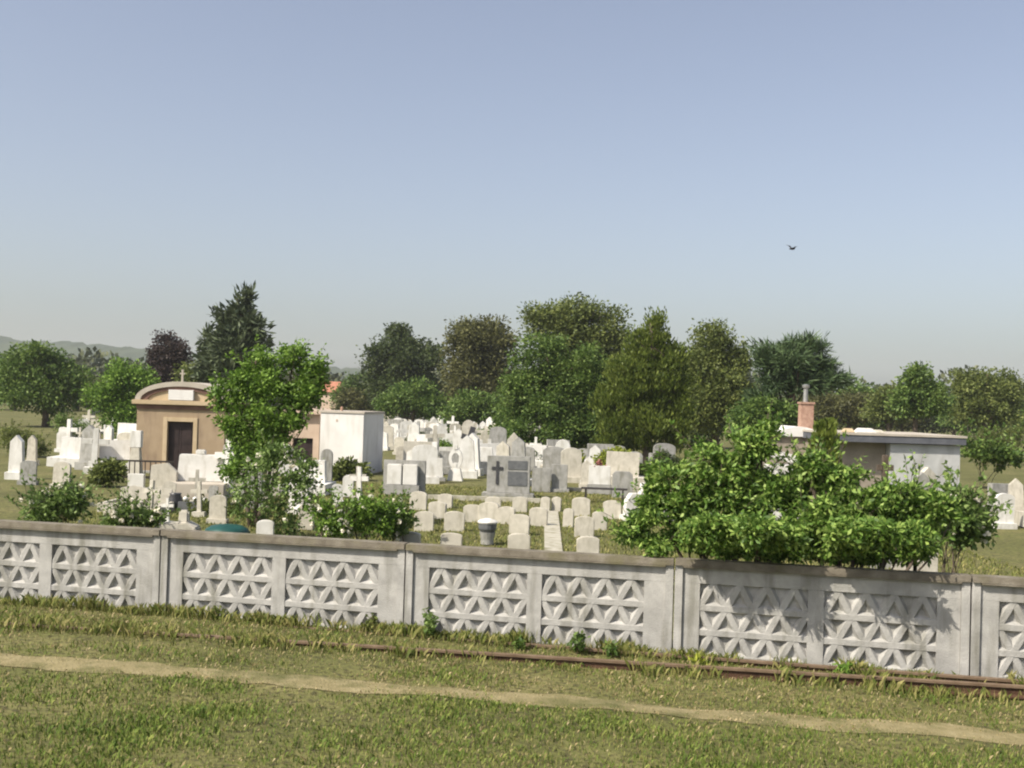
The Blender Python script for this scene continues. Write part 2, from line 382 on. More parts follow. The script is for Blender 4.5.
# the trodden strip that runs along the rails
PD = Vector((5.53, -.75, 0)).normalized(); PN = Vector((-PD.y, PD.x, 0)); PO = Vector((-.02, 9.88, 0))
p = MB(); vs = []; fs = []; npth = 150
for i in range(npth + 1):
    s_ = -9 + 18 * i / npth
    wv = .20 + .12 * mnoise.noise(Vector((s_ * .9, 0, 0))) + .05 * mnoise.noise(Vector((s_ * 4, 5, 0)))
    wl = .20 + .12 * mnoise.noise(Vector((s_ * .9, 9, 0))) + .05 * mnoise.noise(Vector((s_ * 4, 15, 0)))
    o = .07 * mnoise.noise(Vector((s_ * .5, 22, 0)))
    for q in (o + wv, o, o - wl):
        P = PO + PD * s_ + PN * q; vs.append((P.x, P.y, gh(P.x, P.y) + .006 + (.004 if q == o else 0)))
    if i:
        b = 3 * i; fs += [(b - 3, b - 2, b + 1, b), (b - 2, b - 1, b + 2, b + 1)]
p.add(vs, fs); tag(p.build('path', M['soil'], smooth=True), kind='structure')

# hills far behind
def ridge(name, pts, thick, seed):
    rs = random.Random(seed); n = 260; vs = []; fs = []
    for i in range(n + 1):
        t = i / n; k = t * (len(pts) - 1); a = min(int(k), len(pts) - 2); fr = k - a; fr = fr * fr * (3 - 2 * fr)
        x0, y0, h0 = pts[a]; x1, y1, h1 = pts[a + 1]
        x = x0 + (x1 - x0) * fr; y = y0 + (y1 - y0) * fr; h = h0 + (h1 - h0) * fr
        h *= 1 + .10 * mnoise.noise(Vector((i * .21, seed, 0))) + .06 * mnoise.noise(Vector((i * .8, seed, 4))); h += rs.uniform(-1, 1) * .8
        for (dy, hh) in ((-thick, -3), (-thick * .55, h * .45), (-thick * .2, h * .85), (0, h), (thick * .8, -3)):
            vs.append((x, y + dy + rs.uniform(-1, 1) * thick * .03, hh))
        if i:
            for q in range(4): fs.append(((i - 1) * 5 + q, i * 5 + q, i * 5 + q + 1, (i - 1) * 5 + q + 1))
    m = MB(); m.add(vs, fs); return tag(m.build(name, M['hill'], smooth=True), kind='structure')
ridge('hill', [(-900, 1150, 38), (-520, 1080, 52), (-370, 1050, 44), (-190, 1050, 33), (-60, 1080, 24), (150, 1120, 20), (420, 1120, 14), (900, 1150, 20)], 260, 3)

# far-off wood along the horizon
c_, d_ = [], []
for i in range(150):
    x = -150 + 300 * i / 149 + random.uniform(-2, 2); y = 205 + random.uniform(-18, 25)
    if -42 < x < -25 : h = 7
    else: h = 8.5 + 3.0 * mnoise.noise(Vector((x * .06, 1, 0))) + random.uniform(-1.5, 1.5)
    if x > 40: h += 2.5 * mnoise.noise(Vector((x * .11, 7, 0)))
    k = 260
    u = unit(RNG.normal(size=(k, 3))); q = np.array([x, y, h * .5]) + u * np.array([3.6, 3.6, h * .55]) * (.6 + .45 * RNG.random((k, 1)))
    c_.append(q); d_.append(unit(u + RNG.normal(size=(k, 3)) * .6))
c_ = np.concatenate(c_); d_ = np.concatenate(d_); ok = c_[:, 2] > 0
tag(leaf_mesh('far_wood', c_[ok], d_[ok], 1.1, .8, M['leaf_far']), 'low wood of hazy trees along the horizon behind the cemetery', 'wood', kind='stuff')

# air
hz = MB(); hz.box(-2100, 2100, -90, 2260, -4.2, 95); ho = hz.build('haze', M['hill'])
hm = bpy.data.materials.new('haze_air'); hm.use_nodes = True; ht = hm.node_tree; ht.nodes.clear()
hout = ht.nodes.new('ShaderNodeOutputMaterial'); hv = ht.nodes.new('ShaderNodeVolumePrincipled')
hv.inputs['Color'].default_value = (.86, .90, .95, 1); hv.inputs['Density'].default_value = .00026
hv.inputs['Anisotropy'].default_value = .1
ht.links.new(hv.outputs[0], hout.inputs['Volume'])
ho.data.materials.clear(); ho.data.materials.append(hm); tag(ho, 'thin pale summer haze over the whole cemetery', 'haze', kind='stuff')

# ------------------------------------------------------------------ concrete fence
WA = Vector((-4.07, 13.03, 0)); WD = Vector((5.905, -1.18, 0)).normalized(); WANG = math.atan2(WD.y, WD.x); WN = Vector((WD.y, -WD.x, 0))  # WN to the camera
PL = 3.0
def fence_panel(parent, x):
    e = MB(); L = PL - .016
    rim, marg, rec, mul = .082, .185, 1.12, .165
    x1 = rim + marg; x2 = x1 + rec; x3 = x2 + mul; x4 = x3 + rec
    zt = .95; zr = .77; zb = -.5
    e.box(0, L, .055, .11, zb, zt)                                   # back slab: floor of the recesses
    e.box(0, rim, -.03, .054, zb, .955); e.box(L - rim, L, -.03, .054, zb, .955)          # raised side rims
    for a, b in ((rim + .002, x1), (x2, x3), (x4, L - rim - .002)): e.box(a, b, 0, .053, zb, zr - .002)
    e.box(rim + .002, L - rim - .002, 0, .053, zr, zt)
    pit, row = rec / 4, .262
    def bar(ax, az, bx, bz, top):
        d = Vector((bx - ax, 0, bz - az)).normalized(); s = Vector((-d.z, 0, d.x)); hb, ht_ = .060, .029
        A = Vector((ax, 0, az)); B = Vector((bx, 0, bz))
        vs = [A + s * hb + Vector((0, .0565, 0)), A - s * hb + Vector((0, .0565, 0)), A - s * ht_ + Vector((0, top, 0)), A + s * ht_ + Vector((0, top, 0)),
              B + s * hb + Vector((0, .0565, 0)), B - s * hb + Vector((0, .0565, 0)), B - s * ht_ + Vector((0, top, 0)), B + s * ht_ + Vector((0, top, 0))]
        e.add(vs, [(0, 1, 2, 3), (7, 6, 5, 4), (3, 2, 6, 7), (1, 5, 6, 2), (0, 3, 7, 4), (0, 4, 5, 1)])
    for ox in (x1, x3):
        for k in range(1, 5): e_z = zr - k * row; bar(ox, e_z, ox + rec, e_z, .006)
        for k in range(4):
            za, zb2 = zr - k * row, zr - (k + 1) * row
            for i in range(4):
                if k % 2 == 0:
                    n = ox + (i + .5) * pit; bar(n, za, ox + i * pit, zb2, .009); bar(n, za, ox + (i + 1) * pit, zb2, .012)
                else:
                    n = ox + (i + .5) * pit; bar(ox + i * pit, za, n, zb2, .012); bar(ox + (i + 1) * pit, za, n, zb2, .009)
    o = e.build('fence_panel', M['concrete'], parent); o.location = (x, 0, 0)
    c = MB(); c.taper(L / 2, .025, .956, 1.02, L / 2 - .001, .085, L / 2 - .001, .078)
    c.box(rim + .003, L - rim - .003, -.058, -.002, .936, .9555)
    c.build('coping', M['coping'], o)
    return o
fence = thing('concrete_fence', 'long low grey concrete panel fence with star lattice relief and brownish coping', 'fence', WA, WANG)
fp = fence_panel(fence, 0)
for k in (-3, -2, -1, 1, 2, 3):
    q = fp.copy(); COL.objects.link(q); q.parent = fence; q.location = (k * PL, 0, random.uniform(-.004, .004)); q.rotation_euler = (random.uniform(-.006, .006), 0, 0)
    for ch in [c for c in bpy.data.objects if c.parent == fp]:
        d = ch.copy(); COL.objects.link(d); d.parent = q

# ------------------------------------------------------------------ rails
def rail(label, a, b, s0, s1, z, seed):
    d = (b - a).normalized(); root = thing('rail', label, 'rail', a + Vector((0, 0, z)), math.atan2(d.y, d.x))
    prof = [(-.05, -.12), (.05, -.12), (.05, -.105), (.009, -.09), (.009, -.035), (.03, -.025), (.03, -.002), (.026, 0), (-.026, 0), (-.03, -.002), (-.03, -.025), (-.009, -.035), (-.009, -.09), (-.05, -.105)]
    for nm, pr, mm in (('web', prof[:6] + prof[10:], M['rust']), ('rail_head', [(.031, -.0245), (.031, -.002), (.026, .001), (-.026, .001), (-.031, -.002), (-.031, -.0245)], M['rail_top'])):
        e = MB(); n = len(pr); vs = []; fs = []
        for s in (s0, s1): vs += [(s, y, zz) for y, zz in pr]
        fs = [tuple(range(n)), tuple(range(2 * n - 1, n - 1, -1))] + [(i, (i + 1) % n, (i + 1) % n + n, i + n) for i in range(n)]
        e.add(vs, fs); e.build(nm, mm, root)
    return root
RA, RB = Vector((-1.61, 11.53, 0)), Vector((3.79, 10.78, 0))
rail('rusty rail half sunk in the grass, the one nearer the footpath', RA, RB, -9, 14, .075, 1)
rail('rusty rail lying tight against the foot of the concrete fence', WA + WN * .16, WA + WD + WN * .16, -6, 15, .03, 2)

# ------------------------------------------------------------------ grass
def blades(name, pts, h, lean, width, m, label, cat='grass'):
    n = len(pts); a = RNG.random(n) * 2 * np.pi
    dirv = np.stack([np.cos(a), np.sin(a), np.zeros(n)], 1); side = np.stack([-np.sin(a), np.cos(a), np.zeros(n)], 1)
    h = h[:, None]; w = (width * (.6 + .8 * RNG.random(n)))[:, None]; ln = (lean * RNG.random(n))[:, None]
    up = np.array([0, 0, 1.0])
    v = np.empty((n, 4, 3))
    v[:, 0] = pts - side * w - up * .01; v[:, 1] = pts + side * w - up * .01
    v[:, 2] = pts + side * w * .55 + up * h * .62 + dirv * h * ln * .4
    v[:, 3] = pts + up * h * (1 - .25 * ln) + dirv * h * ln
    return tag(quads(name, v, m), label, cat, kind='stuff')
def scatter(n, x0, x1, y0, y1): return RNG.uniform(x0, x1, n), RNG.uniform(y0, y1, n)
def wall_y(x): return WA.y + (x - WA.x) * WD.y / WD.x
def rail_y(x): return RA.y + (x - RA.x) * (RB.y - RA.y) / (RB.x - RA.x)
def path_y(x): return PO.y + (x - PO.x) * PD.y / PD.x
X, Y_ = scatter(330000, -8, 8, 6.2, 13.9)
keep = (Y_ < np.array([wall_y(x) for x in X]) - .05) & (np.abs(X) < Y_ * .56 + .4)
X, Y_ = X[keep], Y_[keep]
nz = np.array([mnoise.noise(Vector((x * .9, y * 1.6, 2))) + .5 * mnoise.noise(Vector((x * 3.1, y * 3.1, 8))) for x, y in zip(X, Y_)])
dp = np.array([abs(y - path_y(x) - .02) for x, y in zip(X, Y_)])
tanz = np.exp(-((X + 4.4) / 2.2) ** 2 - ((Y_ - 11.1) / .9) ** 2)
up_ = (Y_ > np.array([path_y(x) for x in X]))
dens = np.clip(.62 + .55 * nz, .12, 1) * np.clip(.62 + dp / .5 + .35 * nz, .35, 1) * (1 - .6 * tanz) * np.where(up_, .75, 1.0)
kk = RNG.random(len(X)) < dens
X, Y_, nz, dp, up_ = X[kk], Y_[kk], nz[kk], dp[kk], up_[kk]
Z = np.array([gh(x, y) for x, y in zip(X, Y_)]); P = np.stack([X, Y_, Z], 1)
H = (.020 + .034 * RNG.random(len(X)) ** 2) * (1 + .5 * np.clip(nz, -.5, 1)) * np.clip(.5 + dp, .5, 1.0)
onp = dp + .12 * nz < .24
lush = (RNG.random(len(X)) < np.clip(np.where(up_, .22, .6) + .6 * nz, .03, .92)) & (~onp | (RNG.random(len(X)) < .25))
dry = (~lush) & (RNG.random(len(X)) < np.where(onp, .8, np.where(up_, .42, .24)))
rest = ~lush & ~dry
blades('grass', P[rest], H[rest], .8, .0045, M['grass'], 'mixed green and yellowing grass on the verge before the fence')
blades('grass', P[lush], H[lush] * 1.12, .8, .0048, M['grass_lush'], 'fresh green grass on the verge before the fence')
blades('dry_grass', P[dry], H[dry] * .9, 1.1, .004, M['straw'], 'dry straw coloured grass scattered over the verge')
# taller weeds along the fence foot and the rails
X, Y_ = [], []
for i in range(17000):
    x = random.uniform(-7, 6.5)
    if random.random() < .62: y = wall_y(x) - .04 - abs(random.gauss(0, .12))
    else: y = rail_y(x) - .05 + random.gauss(0, .12)
    if y < rail_y(x) + .3 and mnoise.noise(Vector((x * .8, 40, 5))) > .16 and random.random() < .5: X.append(x); Y_.append(y); continue
    if mnoise.noise(Vector((x * 1.7, y * .6, 5))) + .35 * mnoise.noise(Vector((x * 6, y * 2, 1))) + (.12 if x < 0 else 0) > random.uniform(-.25, .45): X.append(x); Y_.append(y)
X = np.array(X); Y_ = np.array(Y_); Z = np.array([gh(x, y) for x, y in zip(X, Y_)])
hh = np.array([mnoise.noise(Vector((x * 2.1, 3, 5))) for x in X])
blades('tall_grass', np.stack([X, Y_, Z], 1), (.06 + .10 * RNG.random(len(X))) * (1 + .8 * np.clip(hh, -.6, 1)), .7, .006, M['grass'], 'taller weedy grass along the fence foot and the rails')
# turf between the graves
b1_, b2_ = gnd(554, 560), gnd(551, 512)
X, Y_ = scatter(60000, -9, 9, 15, 34)
off = np.abs(X - (b1_.x + (Y_ - b1_.y) * (b2_.x - b1_.x) / (b2_.y - b1_.y))) > .19; X, Y_ = X[off], Y_[off]
P = np.stack([X, Y_, np.zeros(len(X))], 1)
blades('grass', P, .03 + .05 * RNG.random(len(X)), .9, .012, M['grass'], 'short grass between the rows of small headstones')

# leafy weeds standing at the fence foot
def weed(px, py, h, label, mm='leaf_green', n=120):
    b = gnd(px, py); b.z = gh(b.x, b.y); t = thing('weed', label, 'weed', b, random.uniform(0, 6), 'weeds at the fence foot')
    mb = MB(); cs = []
    for i in range(6):
        a = random.uniform(0, 6.28); tip = Vector((math.cos(a) * h * .45, math.sin(a) * h * .2, h * random.uniform(.6, 1)))
        mb.tube([(0, 0, -.02), tip * .5 + Vector((0, 0, .1 * h)), tip], [.006, .005, .002], 4)
        for k in range(n // 6):
            f_ = random.uniform(.25, 1.02); cs.append(tip * f_ + Vector((random.gauss(0, .03), random.gauss(0, .03), random.gauss(0, .02))))
    mb.build('stem', M['bark'], t)
    c = np.array([tuple(v) for v in cs]); d = unit(RNG.normal(size=c.shape) + np.array([0, 0, .2]))
    leaf_mesh('leaves', c, d, .05 + .04 * RNG.random(len(c)), .035, M[mm], t)
for w in [(432, 640, .30, 'leafy weed at the fence joint left of the middle panel', 'leaf_rose', 150),
          (577, 652, .26, 'dense green weed in front of the right half of the middle panel', 'leaf_green', 130),
          (612, 656, .16, 'low green weed near the right end of the middle panel', 'leaf_green', 90),
          (128, 610, .42, 'tall weed against the fence at the left edge of the photo', 'leaf_rose', 200),
          (370, 634, .18, 'short weed at the lower right corner of the left lattice panel', 'leaf_olive', 80),
          (845, 676, .14, 'small weed before the shaded right fence panel', 'leaf_bright', 80),
          (215, 622, .14, 'small weed under the left lattice panel', 'leaf_olive', 70),
          (700, 668, .15, 'yellowish weed just right of the right fence joint', 'leaf_yellow', 90),
          (520, 650, .14, 'small weed under the lattice in the left half of the middle panel', 'leaf_green', 70)]:
    weed(*w)

# ------------------------------------------------------------------ graves: small headstones
def slab_mesh(name, w, h, t, hs, m, bevel=.012):
    return MB().prism(arch(w, h, hs), -t / 2, t / 2).build(name, m, None, bevel)
war_proto = None
WG = [  # px, bottom py, width px, height px, label
 (410, 548, 20, 15, 'low cream headstone right above the fence, leftmost of its row, behind the rose bushes'),
 (451, 548, 20, 14, 'low cream headstone right above the fence, second in the nearest row'),
 (519, 552, 21, 17, 'low cream headstone right above the fence, left of the paved strip'),
 (588, 556, 21, 18, 'low cream headstone right above the fence, right of the paved strip'),
 (424, 531, 18, 18, 'cream headstone in the second row, leftmost, beside the rose bushes'),
 (454, 531, 19, 18, 'cream headstone in the second row, left neighbour of the white-lidded urn'),
 (519, 535, 19, 19, 'cream headstone in the second row, between the urn and the paved strip'),
 (584, 537, 18, 19, 'cream headstone in the second row, right of the paved strip'),
 (437, 519, 17, 16, 'cream headstone in the third row, leftmost'),
 (472, 522, 17, 16, 'cream headstone in the third row, behind and left of the urn'),
 (489, 523, 19, 19, 'cream headstone standing straight behind the white-lidded urn'),
 (506, 524, 16, 16, 'cream headstone in the third row, behind and right of the urn'),
 (538, 526, 17, 17, 'cream headstone in the third row, touching the left side of the paved strip'),
 (568, 527, 10, 17, 'narrow cream headstone in the third row, right beside the paved strip'),
 (599, 530, 14, 17, 'cream headstone in the third row, rightmost, near the big leafy bush'),
 (418, 510, 16, 17, 'grey cream headstone in the back row, leftmost, half behind rose stems'),
 (445, 508, 14, 13, 'cream headstone in the back row, second from the left'),
 (493, 512, 15, 14, 'cream headstone in the back row, in front of the grey cross monument'),
 (520, 512, 14, 14, 'cream headstone in the back row, below the right edge of the grey cross monument'),
 (545, 511, 9, 13, 'narrow cream headstone at the far end of the paved strip, left one'),
 (556, 511, 9, 13, 'narrow cream headstone at the far end of the paved strip, right one'),
 (581, 516, 17, 17, 'cream headstone in the back row, left of the iron bench'),
 (612, 519, 17, 17, 'cream headstone in the back row, just left of the big leafy bush'),
]
for px, pb, wp, hp, lab in WG:
    b = gnd(px, pb); k = b.y / F
    o = slab_mesh('headstone', wp * k * 1.08, hp * k * 1.12, .11, hp * k * .92, M['cream_stone'])
    o.location = b - Vector((0, 0, .01)); o.rotation_euler = (random.uniform(-.05, .03), random.uniform(-.03, .03), rad(random.uniform(-14, 2)))
    tag(o, lab, 'headstone', 'small headstones in rows')

b1, b2 = gnd(554, 560), gnd(551, 512)
def strip(name, a, b, w0, w1, mm, z=.01):
    d = (b - a).normalized(); n = Vector((-d.y, d.x, 0)); e = MB()
    q = [a - n * w0, a + n * w0, b + n * w1, b - n * w1]
    e.add([(v.x, v.y, zz) for zz in (z, -.1) for v in q], [(0, 1, 2, 3), (0, 4, 5, 1), (1, 5, 6, 2), (2, 6, 7, 3), (3, 7, 4, 0), (7, 6, 5, 4)])
    return tag(e.build(name, mm), kind='structure')
strip('paved_path', b1, b2, .16, .17, M['walk'], .03)
# kerb behind the rows
k1, k2 = gnd(428, 499), gnd(540, 503)
strip('kerb', k1, k2, .07, .07, M['walk'], .12)
k1, k2 = gnd(560, 491), gnd(640, 494)
strip('kerb', k1, k2, .06, .06, M['walk'], .12)

# urn in front of a headstone
b = gnd(487, 545); t = thing('urn', 'white-lidded dark urn standing among the small cream headstones', 'urn', b)
k = b.y / F
MB().lathe([(.10, 0), (.12, .02), (.12, .10), (.15, .24)]).build('pedestal', M['grey_stone'], t, smooth=False)
MB().lathe([(.13, .242), (.165, .30), (.17, .40)]).build('bowl', M['slate'], t)
MB().lathe([(.18, .402), (.19, .43), (.15, .46), (.05, .49)]).build('lid', M['white_stone'], t)

# ------------------------------------------------------------------ bigger monuments
def monument(px, pb, name, label, cat, Y=None, rz=0):
    b = gnd(px, pb) if Y is None else at(px, pb, Y)
    if Y is not None: b.z = 0
    return thing(name, label, cat, b, rz), b.y / F

t, k = monument(508, 497, 'grave_monument', 'broad grey monument with a black cross and two dark plaques', 'monument', rz=-.06)
MB().box(-.72, .72, -.25, .25, 0, .12).build('plinth', M['grey_stone'], t, .012)
MB().box(-.60, .60, -.09, .09, .12, 1.14).build('slab', M['grey_stone'], t, .012)
MB().box(-.03, .30, -.10, -.088, .80, 1.02).build('plaque', M['slate'], t); MB().box(-.03, .50, -.102, -.092, .80, 1.02).v
e = MB(); e.box(-.02, .52, -.105, -.091, .33, .72); e.build('plaque', M['slate'], t)
bpy.data.objects.remove([o for o in bpy.data.objects if o.parent == t and o.name.startswith('plaque')][0])
e = MB(); e.box(-.02, .52, -.105, -.091, .78, 1.02); e.build('plaque', M['slate'], t)
e = MB(); e.box(-.35, -.28, -.115, -.091, .36, 1.0); e.box(-.47, -.355, -.115, -.091, .76, .84); e.box(-.275, -.16, -.115, -.091, .76, .84); e.build('cross', M['dark_stone'], t)

t, k = monument(402, 495, 'grave_monument', 'bright white double headstone on a grey backing slab by the white tomb house', 'monument', rz=-.03)
MB().box(-.55, .62, .10, .24, 0, .95).build('backing_slab', M['grey_stone'], t, .012)
MB().box(-.42, -.015, -.08, .08, .28, .85).build('headstone', M['white_stone'], t, .02)
MB().box(.015, .42, -.08, .08, .28, .85).build('headstone', M['white_stone'], t, .02)
MB().box(-.48, .48, -.12, .098, 0, .278).build('base', M['grey_stone'], t, .01)

t, k = monument(434, 481, 'headstone', 'white square headstone right of the bright double headstone', 'headstone')
MB().taper(0, 0, .12, .75, .30, .07, .27, .06).build('slab', M['white_stone'], t, .01); MB().box(-.38, .38, -.14, .14, 0, .118).build('base', M['grey_stone'], t, .01)

t, k = monument(455, 481, 'grave_cross', 'white ring-headed cross monument with an open loop', 'cross', rz=-.1)
MB().taper(0, 0, 0, .42, .26, .12, .17, .08).build('base', M['white_stone'], t, .01)
e = MB(); n = 18; vs = []; fs = []
for i in range(n):
    a = 2 * math.pi * i / n
    for rr, yy in ((.27, -.05), (.27, .05), (.15, .05), (.15, -.05)): vs.append((math.cos(a) * rr * .85, yy, .74 + math.sin(a) * rr * 1.25))
for i in range(n):
    for q in range(4): fs.append((i * 4 + q, i * 4 + (q + 1) % 4, ((i + 1) % n) * 4 + (q + 1) % 4, ((i + 1) % n) * 4 + q))
e.add(vs, fs); e.box(-.05, .05, -.07, .07, .422, .60); e.box(-.05, .05, -.07, .07, 1.04, 1.18); e.build('ring', M['white_stone'], t)

t, k = monument(467, 470, 'stele', 'tall pale stone stele with a leaning black cross before it', 'stele', Y=46)
MB().prism(arch(.55, 1.85, 1.5), -.1, .1).build('slab', M['cream_stone'], t, .015)
t, k = monument(461, 470, 'grave_cross', 'black leaning cross in front of the tall pale stele', 'cross', Y=45); t.rotation_euler = (0, .28, 0)
e = MB(); e.box(-.11, .11, -.06, .06, 0, 1.65); e.box(-.36, -.113, -.058, .058, 1.05, 1.27); e.box(.113, .36, -.058, .058, 1.05, 1.27); e.build('cross', M['dark_stone'], t)

t, k = monument(484, 478, 'headstone', 'white box headstone on a dark base left of the grey cross monument', 'headstone', Y=40)
MB().taper(0, 0, .45, .98, .34, .16, .28, .13).build('slab', M['white_stone'], t, .02); MB().box(-.28, .28, -.18, .18, 0, .448).build('base', M['slate'], t, .01)

t, k = monument(541, 492, 'headstone', 'plain grey square slab just right of the grey cross monument', 'headstone', rz=-.05)
MB().box(-.28, .28, -.06, .06, 0, .72).build('slab', M['grey_stone'], t, .012)
t, k = monument(559, 492, 'headstone', 'taller plain grey slab beside a square one behind the paved strip', 'headstone', rz=-.05)
MB().box(-.24, .24, -.07, .07, 0, .82).build('slab', M['grey_stone'], t, .012); MB().box(-.30, .30, -.2, .2, 0, .1).build('base', M['grey_stone'], t, .01)
t, k = monument(562, 480, 'headstone', 'white arched headstone rising behind the taller plain grey slab', 'headstone', Y=40)
MB().prism(arch(.55, 1.35, 1.05), -.08, .08).build('slab', M['white_stone'], t, .015)
t, k = monument(513, 470, 'headstone', 'pale pointed headstone behind the grey cross monument', 'headstone', Y=42)
MB().prism([(-.26, 0), (.26, 0), (.26, 1.2), (0, 1.5), (-.26, 1.2)], -.08, .08).build('slab', M['cream_stone'], t, .015)
t, k = monument(497, 470, 'headstone', 'tall grey headstone behind the black cross of the grey monument', 'headstone', Y=44)
MB().prism(arch(.7, 1.65, 1.45), -.1, .1).build('slab', M['grey_stone'], t, .015)

t, k = monument(599, 494, 'headstone', 'bright white headstone with a reddish flower bunch on top', 'headstone', rz=-.05)
MB().taper(0, 0, .28, .84, .33, .08, .31, .075).build('slab', M['white_stone'], t, .012); MB().box(-.36, .36, -.16, .16, 0, .278).build('base', M['grey_stone'], t, .01)
c = RNG.normal(size=(120, 3)) * np.array([.055, .04, .05]) + np.array([0, 0, .90]); tag(leaf_mesh('flowers', c, unit(RNG.normal(size=c.shape)), .06, .05, M['red_flower'], t), kind='stuff')
t, k = monument(622, 498, 'headstone', 'grey headstone between the red-topped white one and the big bush', 'headstone', rz=-.05)
MB().prism([(-.29, 0), (.29, 0), (.29, .68), (.2, .76), (-.2, .76), (-.29, .68)], -.07, .07).build('slab', M['grey_stone'], t, .012)

t, k = monument(604, 503, 'bench', 'dark iron bench in front of the red-topped white headstone', 'bench', rz=-.12)
e = MB()
for i in range(4): e.box(-.62, .62, -.18 + i * .10, -.11 + i * .10, .37, .40)
e.build('seat', M['dark_metal'], t)
for x in (-.5, .5):
    for y in (-.15, .15): MB().box(x - .02, x + .02, y - .02, y + .02, 0, .368).build('leg', M['dark_metal'], t)

t, k = monument(645, 520, 'grave_monument', 'bright white stepped tombstone half hidden by the big leafy bush', 'monument', rz=.25)
MB().prism([(-.52, 0), (.5, 0), (.5, .95), (.26, 1.0), (.2, .86), (-.1, .86), (-.14, .62), (-.38, .62), (-.52, .4)], -.12, .12).build('slab', M['white_stone'], t, .012)
MB().box(-.6, .62, -.3, .3, 0, .12).build('base', M['white_stone'], t, .01)

# left group
t, k = monument(200, 497, 'grave_monument', 'big bright white tomb headboard with a small block on top, before the tan chapel', 'monument', rz=.05)
MB().prism([(-.62, .40), (.66, .40), (.62, .60), (.56, 1.08), (-.52, 1.08), (-.56, .60)], -.12, .12).build('headboard', M['white_stone'], t, .015)
MB().box(-.13, .11, -.08, .08, 1.082, 1.2).build('block', M['white_stone'], t, .02)
MB().box(-.72, .78, -.9, .3, 0, .398).build('base', M['roof_beige'], t, .015)
t, k = monument(205, 512, 'grave_railing', 'low grave border with a row of white balls before the white tomb headboard', 'railing', rz=.02)
MB().box(-.6, .6, -.03, .03, 0, .22).build('border', M['slate'], t, .008)
for i in range(5):
    e = MB(); x = -.44 + i * .21; e.lathe([(.01, .22), (.045, .245), (.06, .28), (.045, .315), (.01, .335)], x, 0, 10); e.build('ball', M['white_stone'], t, smooth=True)
t, k = monument(135, 482, 'headstone', 'white square headstone at the left edge, left of the tan chapel door', 'headstone', Y=34)
MB().box(-.17, .17, -.1, .1, .9, 1.42).build('slab', M['white_stone'], t, .012); MB().taper(0, 0, 0, .898, .2, .16, .13, .1).build('pedestal', M['cream_stone'], t, .01)
t, k = monument(136, 496, 'headstone', 'small white headstone at the left edge below a dark railing', 'headstone', rz=.05)
MB().box(-.2, .2, -.07, .07, 0, .56).build('slab', M['white_stone'], t, .012)
t, k = monument(163, 497, 'headstone', 'pale mottled headstone left of the big white tomb headboard', 'headstone', rz=.05)
MB().prism([(-.34, 0), (.34, 0), (.34, .64), (.1, .86), (-.3, .80)], -.08, .08).build('slab', M['cream_stone'], t, .012)
t, k = monument(142, 476, 'grave_railing', 'dark iron railing in front of the tan chapel wall', 'railing', Y=31.5)
e = MB(); e.box(-1.3, .9, -.02, .02, .62, .67); e.box(-1.3, .9, -.02, .02, .15, .2)
for i in range(15): e.box(-1.28 + i * .15, -1.255 + i * .15, -.012, .012, 0, .619)
e.build('bars', M['dark_metal'], t)
for i, (px, pb, lab) in enumerate([(125, 510, 'low cream kerbstone grave at the left edge'), (150, 512, 'low cream kerbstone grave right of another at the left edge')]):
    t, k = monument(px, pb, 'grave_border', lab, 'grave border')
    e = MB(); e.box(-.4, .4, -.6, -.5, 0, .2); e.box(-.4, .4, .5, .6, 0, .2); e.box(-.4, -.3, -.498, .498, 0, .198); e.box(.3, .4, -.498, .498, 0, .198); e.build('kerbstones', M['cream_stone'], t, .01)
    MB().prism([(-.3, .0), (.3, .0), (.3, .45), (.0, .5), (-.3, .45)], .52, .58).build('headstone', M['cream_stone'], t)
t, k = monument(176, 549, 'tombstone', 'white tomb slab with a small figure block just above the fence at left', 'tombstone', rz=.05)
MB().prism([(-.38, 0), (.36, 0), (.36, .38), (.2, .46), (-.2, .44), (-.38, .34)], -.2, .2).build('slab', M['cream_stone'], t, .02)
MB().taper(.12, 0, .42, .66, .09, .08, .08, .06).build('block', M['cream_stone'], t, .03)
t, k = monument(226, 555, 'barrel', 'teal green domed plastic barrel just above the fence at left', 'barrel')
MB().lathe([(.30, 0), (.34, .1), (.36, .38), (.34, .43), (.25, .48), (.12, .50), (.02, .505)], seg=20).build('body', M['teal'], t, smooth=True)
e = MB(); e.lathe([(.375, .36), (.375, .39), (.362, .39), (.362, .36)], seg=20); e.build('rim', M['teal'], t)
t, k = monument(175, 510, 'grave_vase', 'small dark vase behind the white tomb slab at left', 'vase')
MB().lathe([(.09, 0), (.13, .05), (.16, .25), (.12, .34), (.14, .38)]).build('body', M['dark_stone'], t, smooth=True)

# whites among the left shrubs
for px, pb, w, h, rz, mm, lab in [(285, 476, 13, 32, .1, 'white_stone', 'white headstone between the young tree and the dark doorway'),
                          (326, 482, 12, 33, 0, 'grey_stone', 'grey headstone before the left end of the white tomb house'),
                          (348, 497, 11, 22, 0, 'white_stone', 'white headstone behind the rose bushes, before the white tomb house'),
                          (265, 540, 17, 20, .1, 'white_stone', 'white headstone glimpsed through the shrub under the young tree'),
                          (306, 530, 15, 26, 0, 'cream_stone', 'cream headstone at the left end of the rose bushes'),
                          (260, 500, 14, 20, 0, 'grey_stone', 'grey headstone behind the stems of the young tree')]:
    b = gnd(px, pb); k = b.y / F; o = slab_mesh('headstone', w * k, h * k, .12, h * k * .82, M[mm]); o.location = b; o.rotation_euler[2] = rz; tag(o, lab, 'headstone')

